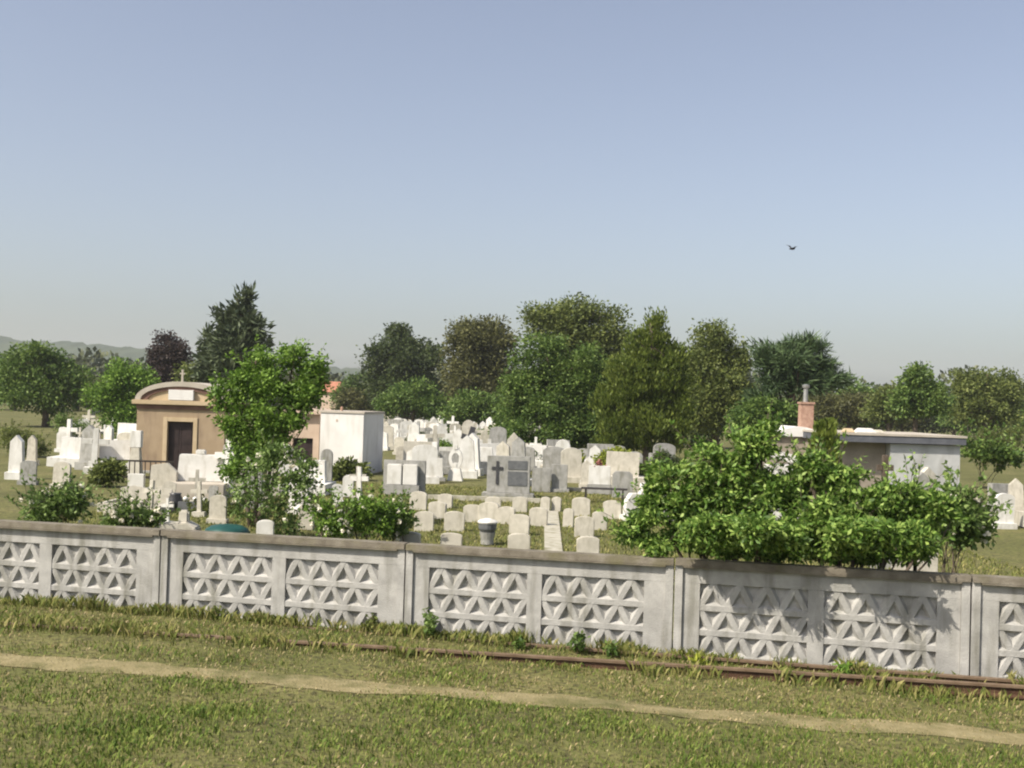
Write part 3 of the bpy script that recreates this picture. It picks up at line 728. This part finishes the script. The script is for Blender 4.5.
# right group
t, k = monument(922, 500, 'grave_cross', '', 'cross') if False else (None, None)
t, k = monument(885, 470, 'grave_cross', 'dark stone cross rising above the right end of the leafy bush', 'cross', Y=19)
e = MB(); e.taper(0, 0, 0, 1.93, .06, .05, .045, .04); e.box(-.14, -.051, -.038, .038, 1.66, 1.76); e.box(.051, .14, -.038, .038, 1.66, 1.76); e.build('cross', M['bark'], t, .005)
MB().box(-.25, .25, -.2, .2, -.05, .25).build('base', M['grey_stone'], t, .01)
t, k = monument(782, 490, 'grave_monument', 'white tomb with a tilted slab glimpsed through the top of the leafy bush', 'monument', Y=25)
MB().box(-.35, .45, -.3, .3, 0, 1.42).build('base', M['white_stone'], t, .02)
e = MB(); e.mx = Matrix.Translation((0, 0, 1.6)) @ Matrix.Rotation(.25, 4, 'Y'); e.box(-.4, .4, -.12, .12, -.1, .1); e.build('slab', M['white_stone'], t, .02)
for px, pb, w, h, lab in [(905, 540, 24, 60, 'pale headstone behind the right end of the leafy bush'), (925, 520, 26, 40, 'pale headstone beyond the right end of the leafy bush')]:
    b = at(px, pb, 17.5); b.z = 0; k = 17.5 / F; o = slab_mesh('headstone', w * k, h * k * 1.0, .12, h * k * .85, M['cream_stone']); o.location = b; tag(o, lab, 'headstone')

# crowd of far graves
def cross_mb(h, w):
    e = MB(); a = .09; e.box(-.28, .28, -.16, .16, 0, .22); e.taper(0, 0, .222, h, a, .07, a * .8, .06)
    e.box(-w, -a - .003, -.055, .055, h * .66, h * .66 + .17); e.box(a + .003, w, -.055, .055, h * .66, h * .66 + .17); return e
def slab_mb(h, w): e = MB(); e.box(-w * 1.2, w * 1.2, -.2, .2, 0, .2); e.prism([(x, z + .202) for x, z in arch(w * 2, h - .2, (h - .2) * .82)], -.08, .08); return e
def stele_mb(h, w): e = MB(); e.box(-w * 1.3, w * 1.3, -.2, .2, 0, .25); e.prism([(-w, .252), (w, .252), (w * .8, h * .86), (0, h), (-w * .8, h * .86)], -.1, .1); return e
def box_mb(h, w): e = MB(); e.box(-w * 1.4, w * 1.4, -.9, .5, 0, .35); e.box(-w, w, -.12, .12, .352, h); return e
PROT = {}
for nm, fn, h, w in [('grave_cross', cross_mb, 1.55, .38), ('headstone', slab_mb, 1.2, .36), ('stele', stele_mb, 1.5, .28), ('tombstone', box_mb, 1.1, .5)]:
    for mm in ('white_stone', 'cream_stone', 'grey_stone'):
        o = fn(h, w).build(nm, M[mm]); PROT[(nm, mm)] = o.data; bpy.data.objects.remove(o)
TONE = {'white_stone': 'white', 'cream_stone': 'cream', 'grey_stone': 'grey'}
def crowd(n, x0, x1, d0, d1, where, wts=(4, 3, 2), kinds=('grave_cross', 'headstone', 'headstone', 'stele', 'tombstone'), sk=1.0):
    done = []; tries = 0
    while len(done) < n and tries < 4000:
        tries += 1
        d = 1 / (1 / d1 + (1 / d0 - 1 / d1) * random.random()); px = random.uniform(x0, x1); b = at(px, 420, d); b.z = 0
        if any((b - q).length < .95 for q in done): continue
        if d < 48 and any((b - q.location).length < .8 for q in scene.objects if q.parent is None and 'category' in q): continue
        done.append(b)
        nm = random.choice(kinds); mm = random.choices(list(TONE), wts)[0]
        o = bpy.data.objects.new(nm, PROT[(nm, mm)]); link(o); o.location = b; s = random.uniform(.55, 1.05) * sk; o.scale = (s * random.uniform(.85, 1.15), s, s)
        o.rotation_euler = (random.uniform(-.04, .04), random.uniform(-.04, .04), random.uniform(-.35, .25))
        tag(o, '%s stone %s %s' % (TONE[mm], nm.replace('grave_', '').replace('_', ' '), where), nm.replace('grave_', '').replace('_', ' '), '%s %ss %s' % (TONE[mm], nm.replace('grave_', ''), where))
crowd(200, 383, 540, 52, 130, 'in the far crowd of graves before the dark trees', (7, 3, 1.6))
crowd(22, 400, 560, 40, 54, 'in the middle distance behind the rows of small headstones', (4, 4, 2))
crowd(16, 392, 640, 34.5, 40, 'just behind the row of larger monuments', (4, 4, 3), ('headstone', 'tombstone', 'stele'))
crowd(7, 545, 680, 41, 46, 'at the foot of the pyramid thuja', (1, 3, 5), ('headstone', 'tombstone'))
crowd(22, 60, 134, 33, 80, 'left of the tan chapel', (5, 3, 2))
crowd(9, 228, 330, 24, 33, 'among the shrubs around the young tree', (4, 3, 2))
crowd(3, 335, 372, 26, 30, 'between the rose bushes and the white tomb house', (1, 3, 3), ('headstone', 'grave_cross'), .7)
crowd(8, 140, 225, 21.5, 27, 'in front of the big white tomb headboard at left', (2, 4, 2), ('headstone', 'grave_cross'), .55)
crowd(5, 0, 105, 26, 40, 'at the far left behind the fence', (1, 3, 4))
crowd(9, 920, 1060, 26, 29, 'at the far right beyond the leafy bush')

# ------------------------------------------------------------------ buildings
Yc = 36.0
b = at(179, 470, Yc); b.z = 0
t = thing('chapel', 'small tan tomb chapel with arched gable, dark door and white cross on top', 'chapel', b, 0)
k = Yc / F; W = 1.44; Dp = 3.2; Hh = 2.22
e = MB()
e.box(-W, -.42, 0, .2, 0, Hh); e.box(.42, W, 0, .2, 0, Hh); e.box(-.418, .418, 0, .2, 1.68, Hh)
e.box(-W, -W + .2, .202, Dp, 0, Hh); e.box(W - .2, W, .202, Dp, 0, Hh); e.box(-W + .202, W - .202, Dp - .2, Dp, 0, Hh)
e.build('wall', M['plaster_tan'], t)
e = MB(); e.box(-.56, -.421, -.035, .12, 0, 1.82); e.box(.421, .56, -.035, .12, 0, 1.82); e.box(-.42, .42, -.033, .118, 1.681, 1.818); e.build('door_frame', M['trim_tan'], t, .006)
dr = MB(); dr.box(-.42, -.005, .13, .17, 0, 1.68); dr.box(.005, .42, .13, .17, 0, 1.68)
for x in (-.21, .21): dr.box(x - .13, x + .13, .118, .129, .2, .8); dr.box(x - .13, x + .13, .118, .129, .95, 1.55)
dr.build('door', M['door_dark'], t)
MB().box(-W - .02, W + .02, -.04, Dp + .04, Hh - .14, Hh - .002).build('eave_shade_band', M['trim_dark'], t)  # dark band added in place of the shadow under the cornice
MB().box(-W - .14, W + .14, -.14, Dp + .14, Hh, Hh + .15).build('cornice', M['trim_tan'], t, .015)
def arcpts(r0, rise, n=20): return [(-r0 * math.cos(math.pi * i / n), Hh + .152 + rise * math.sin(math.pi * i / n)) for i in range(n + 1)]
def arcband(w0, h0, w1, h1, y0, y1):
    A = arcpts(w0, h0); B = arcpts(w1, h1); n = len(A); e = MB(); vs = []; fs = []
    for (a, b_) in zip(A, B): vs += [(a[0], y0, a[1]), (b_[0], y0, b_[1]), (b_[0], y1, b_[1]), (a[0], y1, a[1])]
    for i in range(n - 1):
        for q in range(4): fs.append((i * 4 + q, i * 4 + (q + 1) % 4, i * 4 + 4 + (q + 1) % 4, i * 4 + 4 + q))
    fs += [(0, 1, 2, 3), (n * 4 - 1, n * 4 - 2, n * 4 - 3, n * 4 - 4)]
    e.add(vs, fs); return e
arcband(W + .06, .62, W - .12, .46, -.08, Dp + .1).build('vault_roof', M['roof_beige'], t)
arcband(W - .122, .459, W - .34, .34, -.03, .3).build('arch_band', M['trim_dark'], t)
e = MB(); e.prism([(-W + .34, Hh + .151)] + [(W - .34, Hh + .151)] + arcpts(W - .345, .336)[::-1][1:-1], .02, .2); e.build('tympanum', M['trim_tan'], t)
MB().box(-.40, .42, -.12, .018, Hh + .16, Hh + .50).build('plaque', M['plaster_white'], t, .01)
e = MB(); zc = Hh + .77; e.box(-.03, .03, .0, .06, zc, zc + .40); e.box(-.085, -.032, .003, .057, zc + .24, zc + .29); e.box(.032, .085, .003, .057, zc + .24, zc + .29); e.build('cross', M['roof_beige'], t)
MB().box(-1.7, 1.7, -.35, Dp + .2, -.1, .06).build('plinth', M['grey_stone'], t)

Yb = 37.5
b = at(340.5, 470, Yb); b.z = 0
t = thing('tomb_house', 'white flat-roofed plaster tomb house, one side in grey shade', 'tomb house', b, rad(-9))
k = Yb / F; w = 22.5 * k; h = at(340, 411, Yb).z
MB().box(-w, w, 0, 2.5, -.1, h - .08).build('wall', M['plaster_white'], t, .01)
MB().box(-w - .03, w + .03, -.03, 2.53, h - .078, h).build('roof', M['roof_beige'], t, .008)
e = MB(); e.lathe([(.05, h), (.05, h + .12), (.02, h + .15)], -w + .55, .6, 10); e.build('vent', M['brick'], t)
MB().box(-w + .55, -w + .61, -.012, 0, h - .36, h - .28).build('vent_plate', M['peach'], t)

Yp = 39.3
b = at(301, 470, Yp); b.z = 0
t = thing('tomb_house', 'peach plaster tomb house with dark doorway, half behind the young tree', 'tomb house', b, rad(-6))
h = at(300, 414, Yp).z; zd = at(300, 438, Yp).z
e = MB(); e.box(-.75, -.34, 0, .2, -.1, h); e.box(.40, .62, 0, .2, -.1, h); e.box(-.338, .398, 0, .2, zd, h); e.box(-.75, -.55, .202, 2.2, -.1, h); e.box(.42, .62, .202, 2.2, -.1, h); e.box(-.548, .418, 2.0, 2.2, -.1, h)
e.build('wall', M['peach'], t)
MB().box(-.336, .396, .12, .16, -.05, zd - .004).build('door', M['door_dark'], t)
MB().prism([(-.9, h + .004), (.74, h + .004), (.74, h + .09), (-.1, h + .26), (-.9, h + .09)], -.22, 2.3).build('roof', M['peach'], t)

Yr = 30.0
b = at(890, 470, Yr); b.z = 0; h = at(890, 443, Yr).z
t = thing('tomb_house', 'low flat-roofed building with brown and grey walls behind the right bush', 'tomb house', b, rad(0))
k = Yr / F
MB().box(-56 * k, -.02, .35, 3.5, -.1, h).build('brown_wall', M['brown_wall'], t)
MB().box(0, 1.9, 0, 3.6, -.1, h - .02).build('grey_wall', M['grey_plaster'], t)
e = MB(); e.prism([(-56 * k - .1, h + .005), (2.0, h + .005), (2.0, h + .17), (-56 * k - .1, h + .19)], -.15, 3.8); e.build('roof_edge', M['tar_roof'], t)
MB().box(-56 * k - .12, 2.02, -.17, 3.82, h + .192, h + .25).build('roof', M['roof_beige'], t)
for i, (dx, w, mm) in enumerate([(-.62, .30, 'white_stone'), (-1.05, .16, 'trim_tan'), (-.2, .16, 'cream_stone')]):
    b2 = b + Vector((dx, .3 + .1 * i, h + .25)); o = MB().taper(0, 0, 0, .13 - .02 * i, w, .15, w * .6, .1).build('rubble_block', M[mm], None, .015); o.location = b2
    tag(o, ['white lump of stone lying on the low flat roof', 'yellowish lump lying left of a white one on the low flat roof', 'cream lump lying right of a white one on the low flat roof'][i], 'stone block')

Yk = 33.0
b = at(808, 470, Yk); b.z = 0; zt = at(808, 402, Yk).z; zp = at(808, 384, Yk).z; zl = at(808, 437, Yk).z
t = thing('chimney_hut', 'small hut with pale rounded roof, brick chimney and metal flue', 'hut', b)
MB().box(-1.1, .5, 0, 1.8, -.1, zl).build('wall', M['brown_wall'], t)
rp = [(-1.2 + 1.8 * i / 10, zl + .004 + .30 * math.sin(math.pi * i / 10)) for i in range(11)]
MB().prism(rp[::-1], -.12, 1.95).build('roof', M['plaster_white'], t)
ch = MB(); ch.box(-.17, .21, .3, .65, zl - .3, zt - .06); ch.box(-.2, .24, .27, .68, zt - .058, zt); ch = ch.build('chimney', M['brick'], t)
fl = MB(); fl.lathe([(.075, zt), (.07, zp - .12), (.11, zp - .1), (.12, zp - .03), (.04, zp)], 0, .47, 10); fl.build('flue', M['metal'], ch)

Yo = 120.0
b = at(324, 400, Yo); b.z = 0; z0 = at(324, 392, Yo).z; z1 = at(324, 381, Yo).z
t = thing('house', 'distant house with orange tiled roof glimpsed behind the white tomb house', 'house', b, rad(-15))
MB().box(-2.2, 1.4, 0, 5, -.1, z0).build('wall', M['peach'], t)
e = MB(); vs = [(-2.5, -.3, z0 + .01), (1.7, -.3, z0 + .01), (1.7, 5.3, z0 + .01), (-2.5, 5.3, z0 + .01), (-1.6, 2.5, z1), (.8, 2.5, z1)]
e.add(vs, [(0, 1, 5, 4), (1, 2, 5), (2, 3, 4, 5), (3, 0, 4), (3, 2, 1, 0)]); e.build('roof', M['orange_tile'], t)
MB().box(-1.2, -.6, -.04, 0, 1.0, 2.0).build('window', M['door_dark'], t)

# ------------------------------------------------------------------ trees
def foot(px, Y): p_ = at(px, 450, Y); p_.z = 0; return p_
G1 = 'trees behind the cemetery'
tree('tree', 'tallest broad tree, brownish olive crown behind the light green one', 'tree', foot(585, 75), 75,
     [(555, 335, 28, 32), (600, 328, 33, 28), (578, 315, 26, 17), (618, 350, 20, 30), (580, 365, 45, 40), (540, 318, 12, 14), (585, 410, 48, 40)], M['leaf_olive'], .42, .35, 560, 26, .55, group=G1, seed=3)
tree('tree', 'light green rounded tree left of the pyramid thuja', 'tree', foot(545, 52), 52,
     [(540, 360, 28, 27), (520, 392, 22, 32), (560, 392, 36, 38), (585, 375, 24, 32), (540, 425, 40, 30), (585, 425, 28, 28), (512, 425, 15, 25)], M['leaf_green'], .26, .2, 900, 26, .30, group=G1, seed=4)
tree('thuja', 'dense yellowish green pyramid thuja in the centre right', 'tree', foot(646, 47), 47,
     [(656, 332, 10, 17), (655, 355, 20, 24), (640, 385, 34, 32), (662, 390, 24, 30), (622, 410, 26, 32), (645, 425, 42, 36), (680, 425, 10, 30), (610, 435, 18, 24), (640, 348, 14, 22), (670, 360, 16, 24), (682, 400, 12, 26), (628, 375, 18, 22)], M['leaf_thuja'], .20, .2, 1100, 26, .24, aspect=.4, kind='thuja', group=G1, seed=5)
tree('tree', 'olive tree with thin crown between the thuja and the pine', 'tree', foot(715, 62), 62,
     [(712, 345, 22, 24), (735, 362, 16, 22), (700, 368, 20, 28), (722, 392, 30, 26), (700, 410, 26, 26), (738, 400, 14, 20)], M['leaf_olive'], .34, .22, 480, 24, .42, group=G1, seed=6)
tree('tree', 'dark leaved tree in the gap between the thuja and the olive tree', 'tree', foot(692, 72), 72,
     [(690, 385, 18, 26), (684, 412, 22, 26), (702, 425, 24, 20)], M['leaf_dark'], .42, .2, 260, 24, .4, group=G1, seed=51)
tree('tree', 'dull brownish green tree with flat top left of the light green tree', 'tree', foot(478, 95), 95,
     [(482, 338, 32, 19), (496, 350, 18, 28), (462, 352, 18, 26), (478, 372, 36, 28), (470, 400, 32, 30), (500, 395, 16, 34)], M['leaf_brownish'], .52, .4, 480, 24, .65, group=G1, seed=7)
tree('tree', 'dark spreading tree with a small tuft on top behind the white tomb house', 'tree', foot(405, 110), 110,
     [(400, 350, 22, 17), (397, 335, 6, 7), (378, 362, 15, 20), (425, 358, 20, 17), (405, 375, 38, 24), (390, 395, 26, 24), (425, 398, 25, 24)], M['leaf_dark'], .6, .45, 480, 24, .7, group=G1, seed=8)
tree('bush', 'mid green low tree in front of the dark spreading tree', 'tree', foot(413, 85), 85,
     [(412, 398, 26, 18), (392, 405, 16, 16), (432, 408, 14, 14)], M['leaf_green'], .42, .2, 180, 22, .45, group=G1, seed=9)
tree('bush', 'mid green narrow bush at the foot of the brownish flat-topped tree', 'tree', foot(468, 80), 80,
     [(470, 408, 15, 24), (490, 412, 14, 20), (455, 415, 10, 14)], M['leaf_green'], .4, .15, 160, 22, .42, group=G1, seed=19)
tree('tree', 'small round bush beside the orange roofed house', 'tree', foot(352, 115), 115,
     [(357, 388, 12, 13), (345, 398, 12, 12), (366, 400, 10, 14)], M['leaf_green'], .55, .2, 110, 20, .55, group=G1, seed=29)
tree('tree', 'dark purple leaved tree behind the tan chapel', 'tree', foot(168, 80), 80,
     [(168, 348, 17, 14), (158, 358, 11, 12), (176, 362, 13, 16), (168, 378, 20, 20)], M['leaf_purple'], .36, .25, 260, 22, .38, group=G1, seed=10)
tree('bush', 'green trees low behind the left side of the tan chapel', 'tree', foot(128, 60), 60,
     [(122, 385, 20, 26), (140, 392, 16, 22), (110, 400, 22, 32), (130, 415, 22, 20)], M['leaf_bright'], .32, .2, 300, 22, .36, group=G1, seed=11)
tree('tree', 'olive bush behind the chapel roof', 'tree', foot(198, 70), 70,
     [(198, 380, 16, 20), (215, 375, 14, 22), (190, 395, 18, 16)], M['leaf_olive'], .36, .2, 200, 22, .4, group=G1, seed=12)
# belt of smaller trees closing the gaps behind
belt = []
for i, (mm, lobes) in enumerate([('leaf_olive', [(500, 395, 16, 12), (515, 402, 14, 10), (488, 404, 12, 10), (505, 412, 20, 9)]),
                                 ('leaf_green', [(500, 390, 13, 14), (508, 402, 15, 12), (492, 406, 12, 11)]),
                                 ('leaf_dark', [(500, 397, 20, 11), (482, 404, 12, 9), (518, 405, 14, 9), (500, 411, 24, 8)]),
                                 ('leaf_brownish', [(500, 393, 15, 12), (512, 402, 13, 11), (490, 405, 13, 9)])]):
    belt.append(tree('tree', '%s low tree in the belt that closes the view behind the cemetery' % ['olive', 'mid green', 'dark green', 'brownish'][i], 'tree', foot(500, 120), 120, lobes, M[mm], .62, .2, 150, 16, .6,
                     group='%s trees of the belt behind the cemetery' % ['olive', 'mid green', 'dark green', 'brownish'][i], seed=60 + i))
pxs = [x for x in range(-90, 1120, 21)]
for i, px in enumerate(pxs):
    if 400 < px < 720 and i % 2: continue
    Y = random.uniform(108, 165); q = i % 4 if random.random() < .6 else random.randrange(4)
    o = belt[i] if i < 4 else copy_tree(belt[q])
    o.location = foot(px + random.uniform(-7, 7), Y); o.rotation_euler = (0, 0, random.uniform(0, 6.28))
    sc = random.uniform(.75, 1.15) * (.8 if 318 < px < 352 else 1); o.scale = (sc * 1.25, sc * 1.25, sc)
# thin conifers
tree('conifer', 'tall ragged thin conifer with two tips behind the chapel', 'tree', foot(240, 66), 66,
     [(246, 298, 5, 9), (243, 314, 9, 11), (223, 318, 4, 12), (232, 330, 15, 14), (252, 330, 10, 14), (236, 350, 22, 17), (262, 345, 3, 12), (238, 372, 25, 22), (212, 345, 7, 15), (212, 365, 10, 20)], M['leaf_conifer'], .30, .2, 430, 20, .30, aspect=.25, kind='pine', group=G1, seed=13)
# pine with trunk
tree('pine', 'dark spiky pine with a bare trunk right of the olive tree', 'tree', foot(787, 57), 57,
     [(790, 362, 20, 14), (773, 364, 13, 16), (806, 352, 12, 14), (820, 366, 14, 8), (806, 382, 22, 8), (832, 380, 13, 5), (776, 384, 13, 8), (764, 352, 4, 9), (790, 348, 8, 9), (822, 350, 4, 8), (762, 400, 12, 12)], M['leaf_pine'], .30, .22, 300, 44, .24, aspect=.10, kind='pine', group=G1, inner=.3, seed=14)
tree('bush', 'green bushes at the foot of the dark pine', 'tree', foot(770, 54), 54,
     [(765, 412, 18, 16), (745, 420, 16, 14), (785, 418, 16, 14)], M['leaf_green'], .32, .15, 240, 22, .3, group=G1, seed=15)
tree('tree', 'brownish olive distant trees right of the pine', 'tree', foot(850, 100), 100,
     [(835, 405, 22, 12), (858, 404, 20, 12), (845, 415, 34, 12)], M['leaf_brownish'], .5, .25, 240, 22, .55, group=G1, seed=16)
tree('tree', 'mid green tree behind the low flat-roofed building', 'tree', foot(887, 90), 90,
     [(888, 398, 10, 12), (880, 408, 15, 13), (898, 410, 12, 14)], M['leaf_olive'], .45, .2, 200, 22, .45, group=G1, seed=17)
tree('tree', 'dark green tree at the right edge of the photo', 'tree', foot(915, 70), 70,
     [(916, 385, 14, 20), (905, 400, 11, 16), (925, 402, 18, 20)], M['leaf_green'], .38, .22, 260, 22, .38, group=G1, seed=18)
tree('tree', 'broad olive tree at the far right', 'tree', foot(985, 80), 80,
     [(975, 385, 24, 22), (1005, 392, 26, 24), (985, 410, 40, 18)], M['leaf_olive'], .42, .25, 300, 22, .45, group=G1, seed=20)
tree('tree', 'broad green tree at the far left', 'tree', foot(45, 75), 75,
     [(40, 365, 28, 22), (65, 378, 22, 20), (15, 380, 26, 26), (45, 395, 45, 22)], M['leaf_green'], .42, .25, 380, 22, .45, group=G1, seed=21)
# small thuja by the chimney
tree('thuja', 'small narrow thuja in front of the chimney hut', 'tree', foot(824, 24), 24,
     [(825, 432, 7, 13), (824, 448, 11, 16), (824, 468, 12, 18)], M['leaf_thuja'], .10, .06, 180, 22, .075, aspect=.4, kind='thuja', seed=22)
# bushes between the graves
for px, Y, lobes, mm, lab in [
    (572, 39, [(572, 463, 14, 10), (560, 468, 9, 9)], 'leaf_yellow', 'yellow green bush left of the red-topped white headstone'),
    (613, 40, [(612, 459, 17, 10), (622, 466, 10, 9)], 'leaf_yellow', 'yellow green bush behind the red-topped white headstone'),
    (350, 35, [(347, 472, 14, 11), (358, 475, 10, 10), (338, 478, 10, 9)], 'leaf_olive', 'clipped olive bush before the white tomb house'),
    (437, 55, [(437, 448, 15, 9), (448, 452, 10, 7)], 'leaf_bright', 'bright bush among the far crowd of graves'),
    (505, 60, [(512, 432, 12, 9)], 'leaf_bright', 'small bush at the left foot of the light green tree'),
    (419, 62, [(417, 440, 8, 7), (424, 443, 7, 6)], 'leaf_dark', 'small dark bush left of the bright bush among the far graves'),
    (476, 62, [(476, 438, 9, 7)], 'leaf_green', 'small green bush behind the tall pale stele'),
    (472, 42, [(472, 472, 9, 7), (466, 476, 7, 5)], 'leaf_olive', 'low olive shrub right of the white ring-headed cross'),
    (420, 42, [(420, 474, 8, 6)], 'leaf_green', 'low green shrub between the double headstone and the white square one'),
    (640, 38, [(642, 474, 10, 9), (632, 480, 8, 7)], 'leaf_dark', 'dark shrub left of the bright stepped tombstone'),
    (392, 70, [(392, 446, 6, 5)], 'leaf_dark', 'tiny dark shrub at the corner of the white tomb house'),
    (447, 75, [(447, 436, 6, 4), (452, 438, 5, 3)], 'leaf_dark', 'tiny dark shrub far back among the white graves'),
    (566, 43, [(563, 458, 7, 10)], 'leaf_thuja', 'small upright evergreen behind the yellow green bush'),
    (658, 42, [(662, 462, 12, 12), (676, 466, 10, 10)], 'leaf_dark', 'dark shrub at the right foot of the pyramid thuja'),
    (107, 30, [(112, 470, 10, 8), (104, 474, 9, 7)], 'leaf_olive', 'olive shrub left of the small white headstone at the left edge'),
    (545, 46, [(540, 462, 10, 9), (549, 466, 8, 7)], 'leaf_dark', 'dark shrub behind the plain grey slabs')]:
    tree('bush', lab, 'bush', foot(px, Y), Y, lobes, M[mm], .13 if Y < 45 else .2, .03, 130, 22, .11 if Y < 45 else .2, seed=int(px), stems=2)

# the young tree and the flowering shrubs behind the fence
tree('young_tree', 'young bright green tree standing in front of the chapel', 'tree', foot(262, 22), 22,
     [(258, 362, 20, 14), (292, 357, 18, 14), (308, 380, 13, 20), (240, 388, 18, 20), (268, 385, 26, 20), (302, 404, 18, 14), (315, 372, 10, 18), (310, 392, 14, 14), (222, 395, 8, 16), (236, 415, 18, 20), (272, 415, 26, 16), (248, 442, 20, 18), (238, 465, 15, 16), (290, 422, 18, 10), (270, 440, 24, 16), (262, 456, 22, 14)],
     M['leaf_bright'], .085, .05, 820, 24, .115, aspect=.5, seed=23, stems=4, shoots=90, loose=True)
def shrub(name, label, px, Y, lobes, mm, leaf, ncl, per, spread, nflow, seed, inner=.25, stems=5, fsize=.06, cat='shrub', group=None):
    r = tree(name, label, cat, foot(px, Y), Y, lobes, M[mm], leaf, .014, ncl, per, spread, seed=seed, inner=inner, stems=stems, group=group, shoots=40, loose=True)
    if nflow:
        k = Y / F
        for i in range(nflow):
            px_, py_, rx, ry = random.choice(lobes)[:4]; p_ = at(px_, py_, Y) - foot(px, Y)
            u = Vector((random.gauss(0, 1), -abs(random.gauss(0, 1)), random.gauss(.4, 1))).normalized()
            c0 = np.array([p_.x + u.x * rx * k, p_.y + u.y * rx * k * .9, p_.z + u.z * ry * k]); C = c0 + RNG.normal(size=(9, 3)) * fsize * .3; leaf_mesh('flower', C, unit(RNG.normal(size=C.shape)), fsize, fsize * .8, M['petal_white'], r)
    return r
shrub('shrub', 'loose tall shrub with pale flowers under the young tree', 262, 20.5, [(262, 478, 22, 24), (285, 492, 24, 26), (250, 500, 20, 26), (280, 520, 30, 24), (310, 495, 18, 22), (272, 455, 12, 14), (304, 470, 14, 15), (292, 458, 10, 10)], 'leaf_rose', .08, 230, 13, .11, 30, 31)
shrub('rose_bush', 'rose bush with cream flowers left of the small headstones, middle one', 365, 19, [(368, 512, 22, 20), (352, 520, 18, 16), (385, 520, 16, 18)], 'leaf_bright', .075, 230, 16, .08, 12, 32)
shrub('rose_bush', 'rose bush nearest the small cream headstones', 400, 19.4, [(400, 518, 14, 20), (394, 530, 14, 12)], 'leaf_rose', .07, 110, 16, .07, 12, 33)
shrub('rose_bush', 'rose bush left of the middle rose bush', 328, 18.6, [(326, 518, 16, 18), (338, 526, 14, 12)], 'leaf_bright', .075, 150, 16, .07, 20, 34)
shrub('shrub', 'low grey green shrub over the fence at the left edge', 138, 18.5, [(130, 512, 18, 16), (150, 518, 12, 12), (118, 520, 16, 14)], 'leaf_rose', .07, 190, 16, .075, 24, 35)
shrub('shrub', 'dry brownish shrub right of the teal barrel', 222, 24, [(212, 512, 16, 10), (232, 508, 12, 9), (190, 518, 12, 8)], 'leaf_olive', .08, 120, 14, .08, 0, 36)
shrub('shrub', 'leafy shrub over the fence at the far left', 60, 17.5, [(70, 505, 22, 22), (40, 510, 26, 22)], 'leaf_rose', .08, 240, 16, .09, 12, 37)
# the big bush that leans over the fence
def bigbush(label, px, Y, lobes, n, seed):
    return tree('leafy_bush', label, 'bush', foot(px, Y), Y, lobes, M['leaf_bush'], .074, .035, int(n * 1.05), 30, .062, aspect=.42, seed=seed, stems=9, inner=.35, depthk=.75, shoots=110, loose=True)
bigbush('big leafy green bush leaning over the right part of the fence', 745, 12.1,
        [(742, 448, 28, 20), (705, 463, 30, 20), (764, 434, 14, 12), (672, 480, 26, 20), (728, 478, 36, 26), (660, 505, 24, 20), (806, 474, 20, 14), (770, 492, 34, 20), (690, 535, 30, 16), (690, 500, 30, 26), (634, 530, 20, 16), (722, 515, 44, 34), (752, 482, 26, 20), (775, 515, 40, 30), (655, 545, 20, 10), (733, 546, 34, 10), (652, 512, 20, 16), (712, 526, 24, 14, -.64), (705, 532, 18, 10, -.74), (735, 528, 24, 13, -.72), (752, 526, 28, 14, -.78), (775, 532, 18, 11, -.7), (790, 536, 14, 9, -.6), (694, 538, 12, 7, -.5), (790, 490, 24, 16), (845, 478, 20, 18), (720, 546, 30, 8), (770, 552, 30, 9), (800, 552, 24, 9), (762, 542, 22, 7, -.45)], 980, 41)
bigbush('second leafy green bush merging with the big one at the right', 850, 11.85,
        [(832, 482, 28, 24), (812, 515, 28, 30), (850, 512, 36, 30), (885, 500, 20, 20), (898, 520, 20, 20), (845, 548, 30, 10), (812, 466, 12, 14), (836, 534, 18, 11, -.62), (856, 532, 22, 13, -.72), (874, 530, 24, 14, -.76), (894, 538, 14, 10, -.62), (906, 500, 26, 24), (932, 516, 26, 24), (922, 545, 28, 12), (900, 552, 24, 9), (918, 536, 18, 11, -.6), (820, 552, 26, 9), (868, 552, 26, 10), (850, 545, 26, 8, -.5)], 760, 42)
shrub('shrub', 'shrub with cream flowers beyond the right end of the leafy bush', 950, 14, [(955, 515, 28, 26), (970, 525, 22, 20)], 'leaf_rose', .09, 220, 16, .09, 16, 43)

for i, (px, Y, lobes, mm, lab) in enumerate([
    (20, 42, [(10, 440, 22, 16), (34, 446, 18, 12)], 'leaf_olive', 'olive shrub on the lawn at the far left'),
    (70, 55, [(66, 425, 16, 12), (84, 430, 14, 9)], 'leaf_green', 'green shrub behind the graves left of the chapel'),
    (985, 40, [(980, 450, 24, 16), (1006, 456, 20, 14)], 'leaf_green', 'green shrub on the lawn at the far right'),
    (1000, 60, [(1010, 436, 20, 12), (988, 438, 16, 10)], 'leaf_olive', 'olive shrub farther back at the far right')]):
    shrub('shrub', lab, px, Y, lobes, mm, .16, 140, 16, .16, 0, 80 + i)

# ------------------------------------------------------------------ bird
p_ = at(792, 249, 40); e = MB()
e.tube([(-.14, 0, -.02), (-.08, 0, 0), (0, 0, .01), (.08, 0, .02), (.13, 0, .03), (.16, 0, .025)], [.012, .03, .045, .04, .026, .006], 8)
for s in (-1, 1):
    e.add([(.06, s * .03, .02), (-.05, s * .03, .02), (-.06, s * .16, .10), (.05, s * .16, .11), (-.05, s * .30, .12), (.0, s * .30, .125)], [(0, 1, 2, 3), (3, 2, 4, 5)])
o = e.build('bird', M['feather'], smooth=True); o.location = p_; o.rotation_euler = (0.2, 0, rad(35)); tag(o, 'small dark bird flying high in the sky', 'bird')
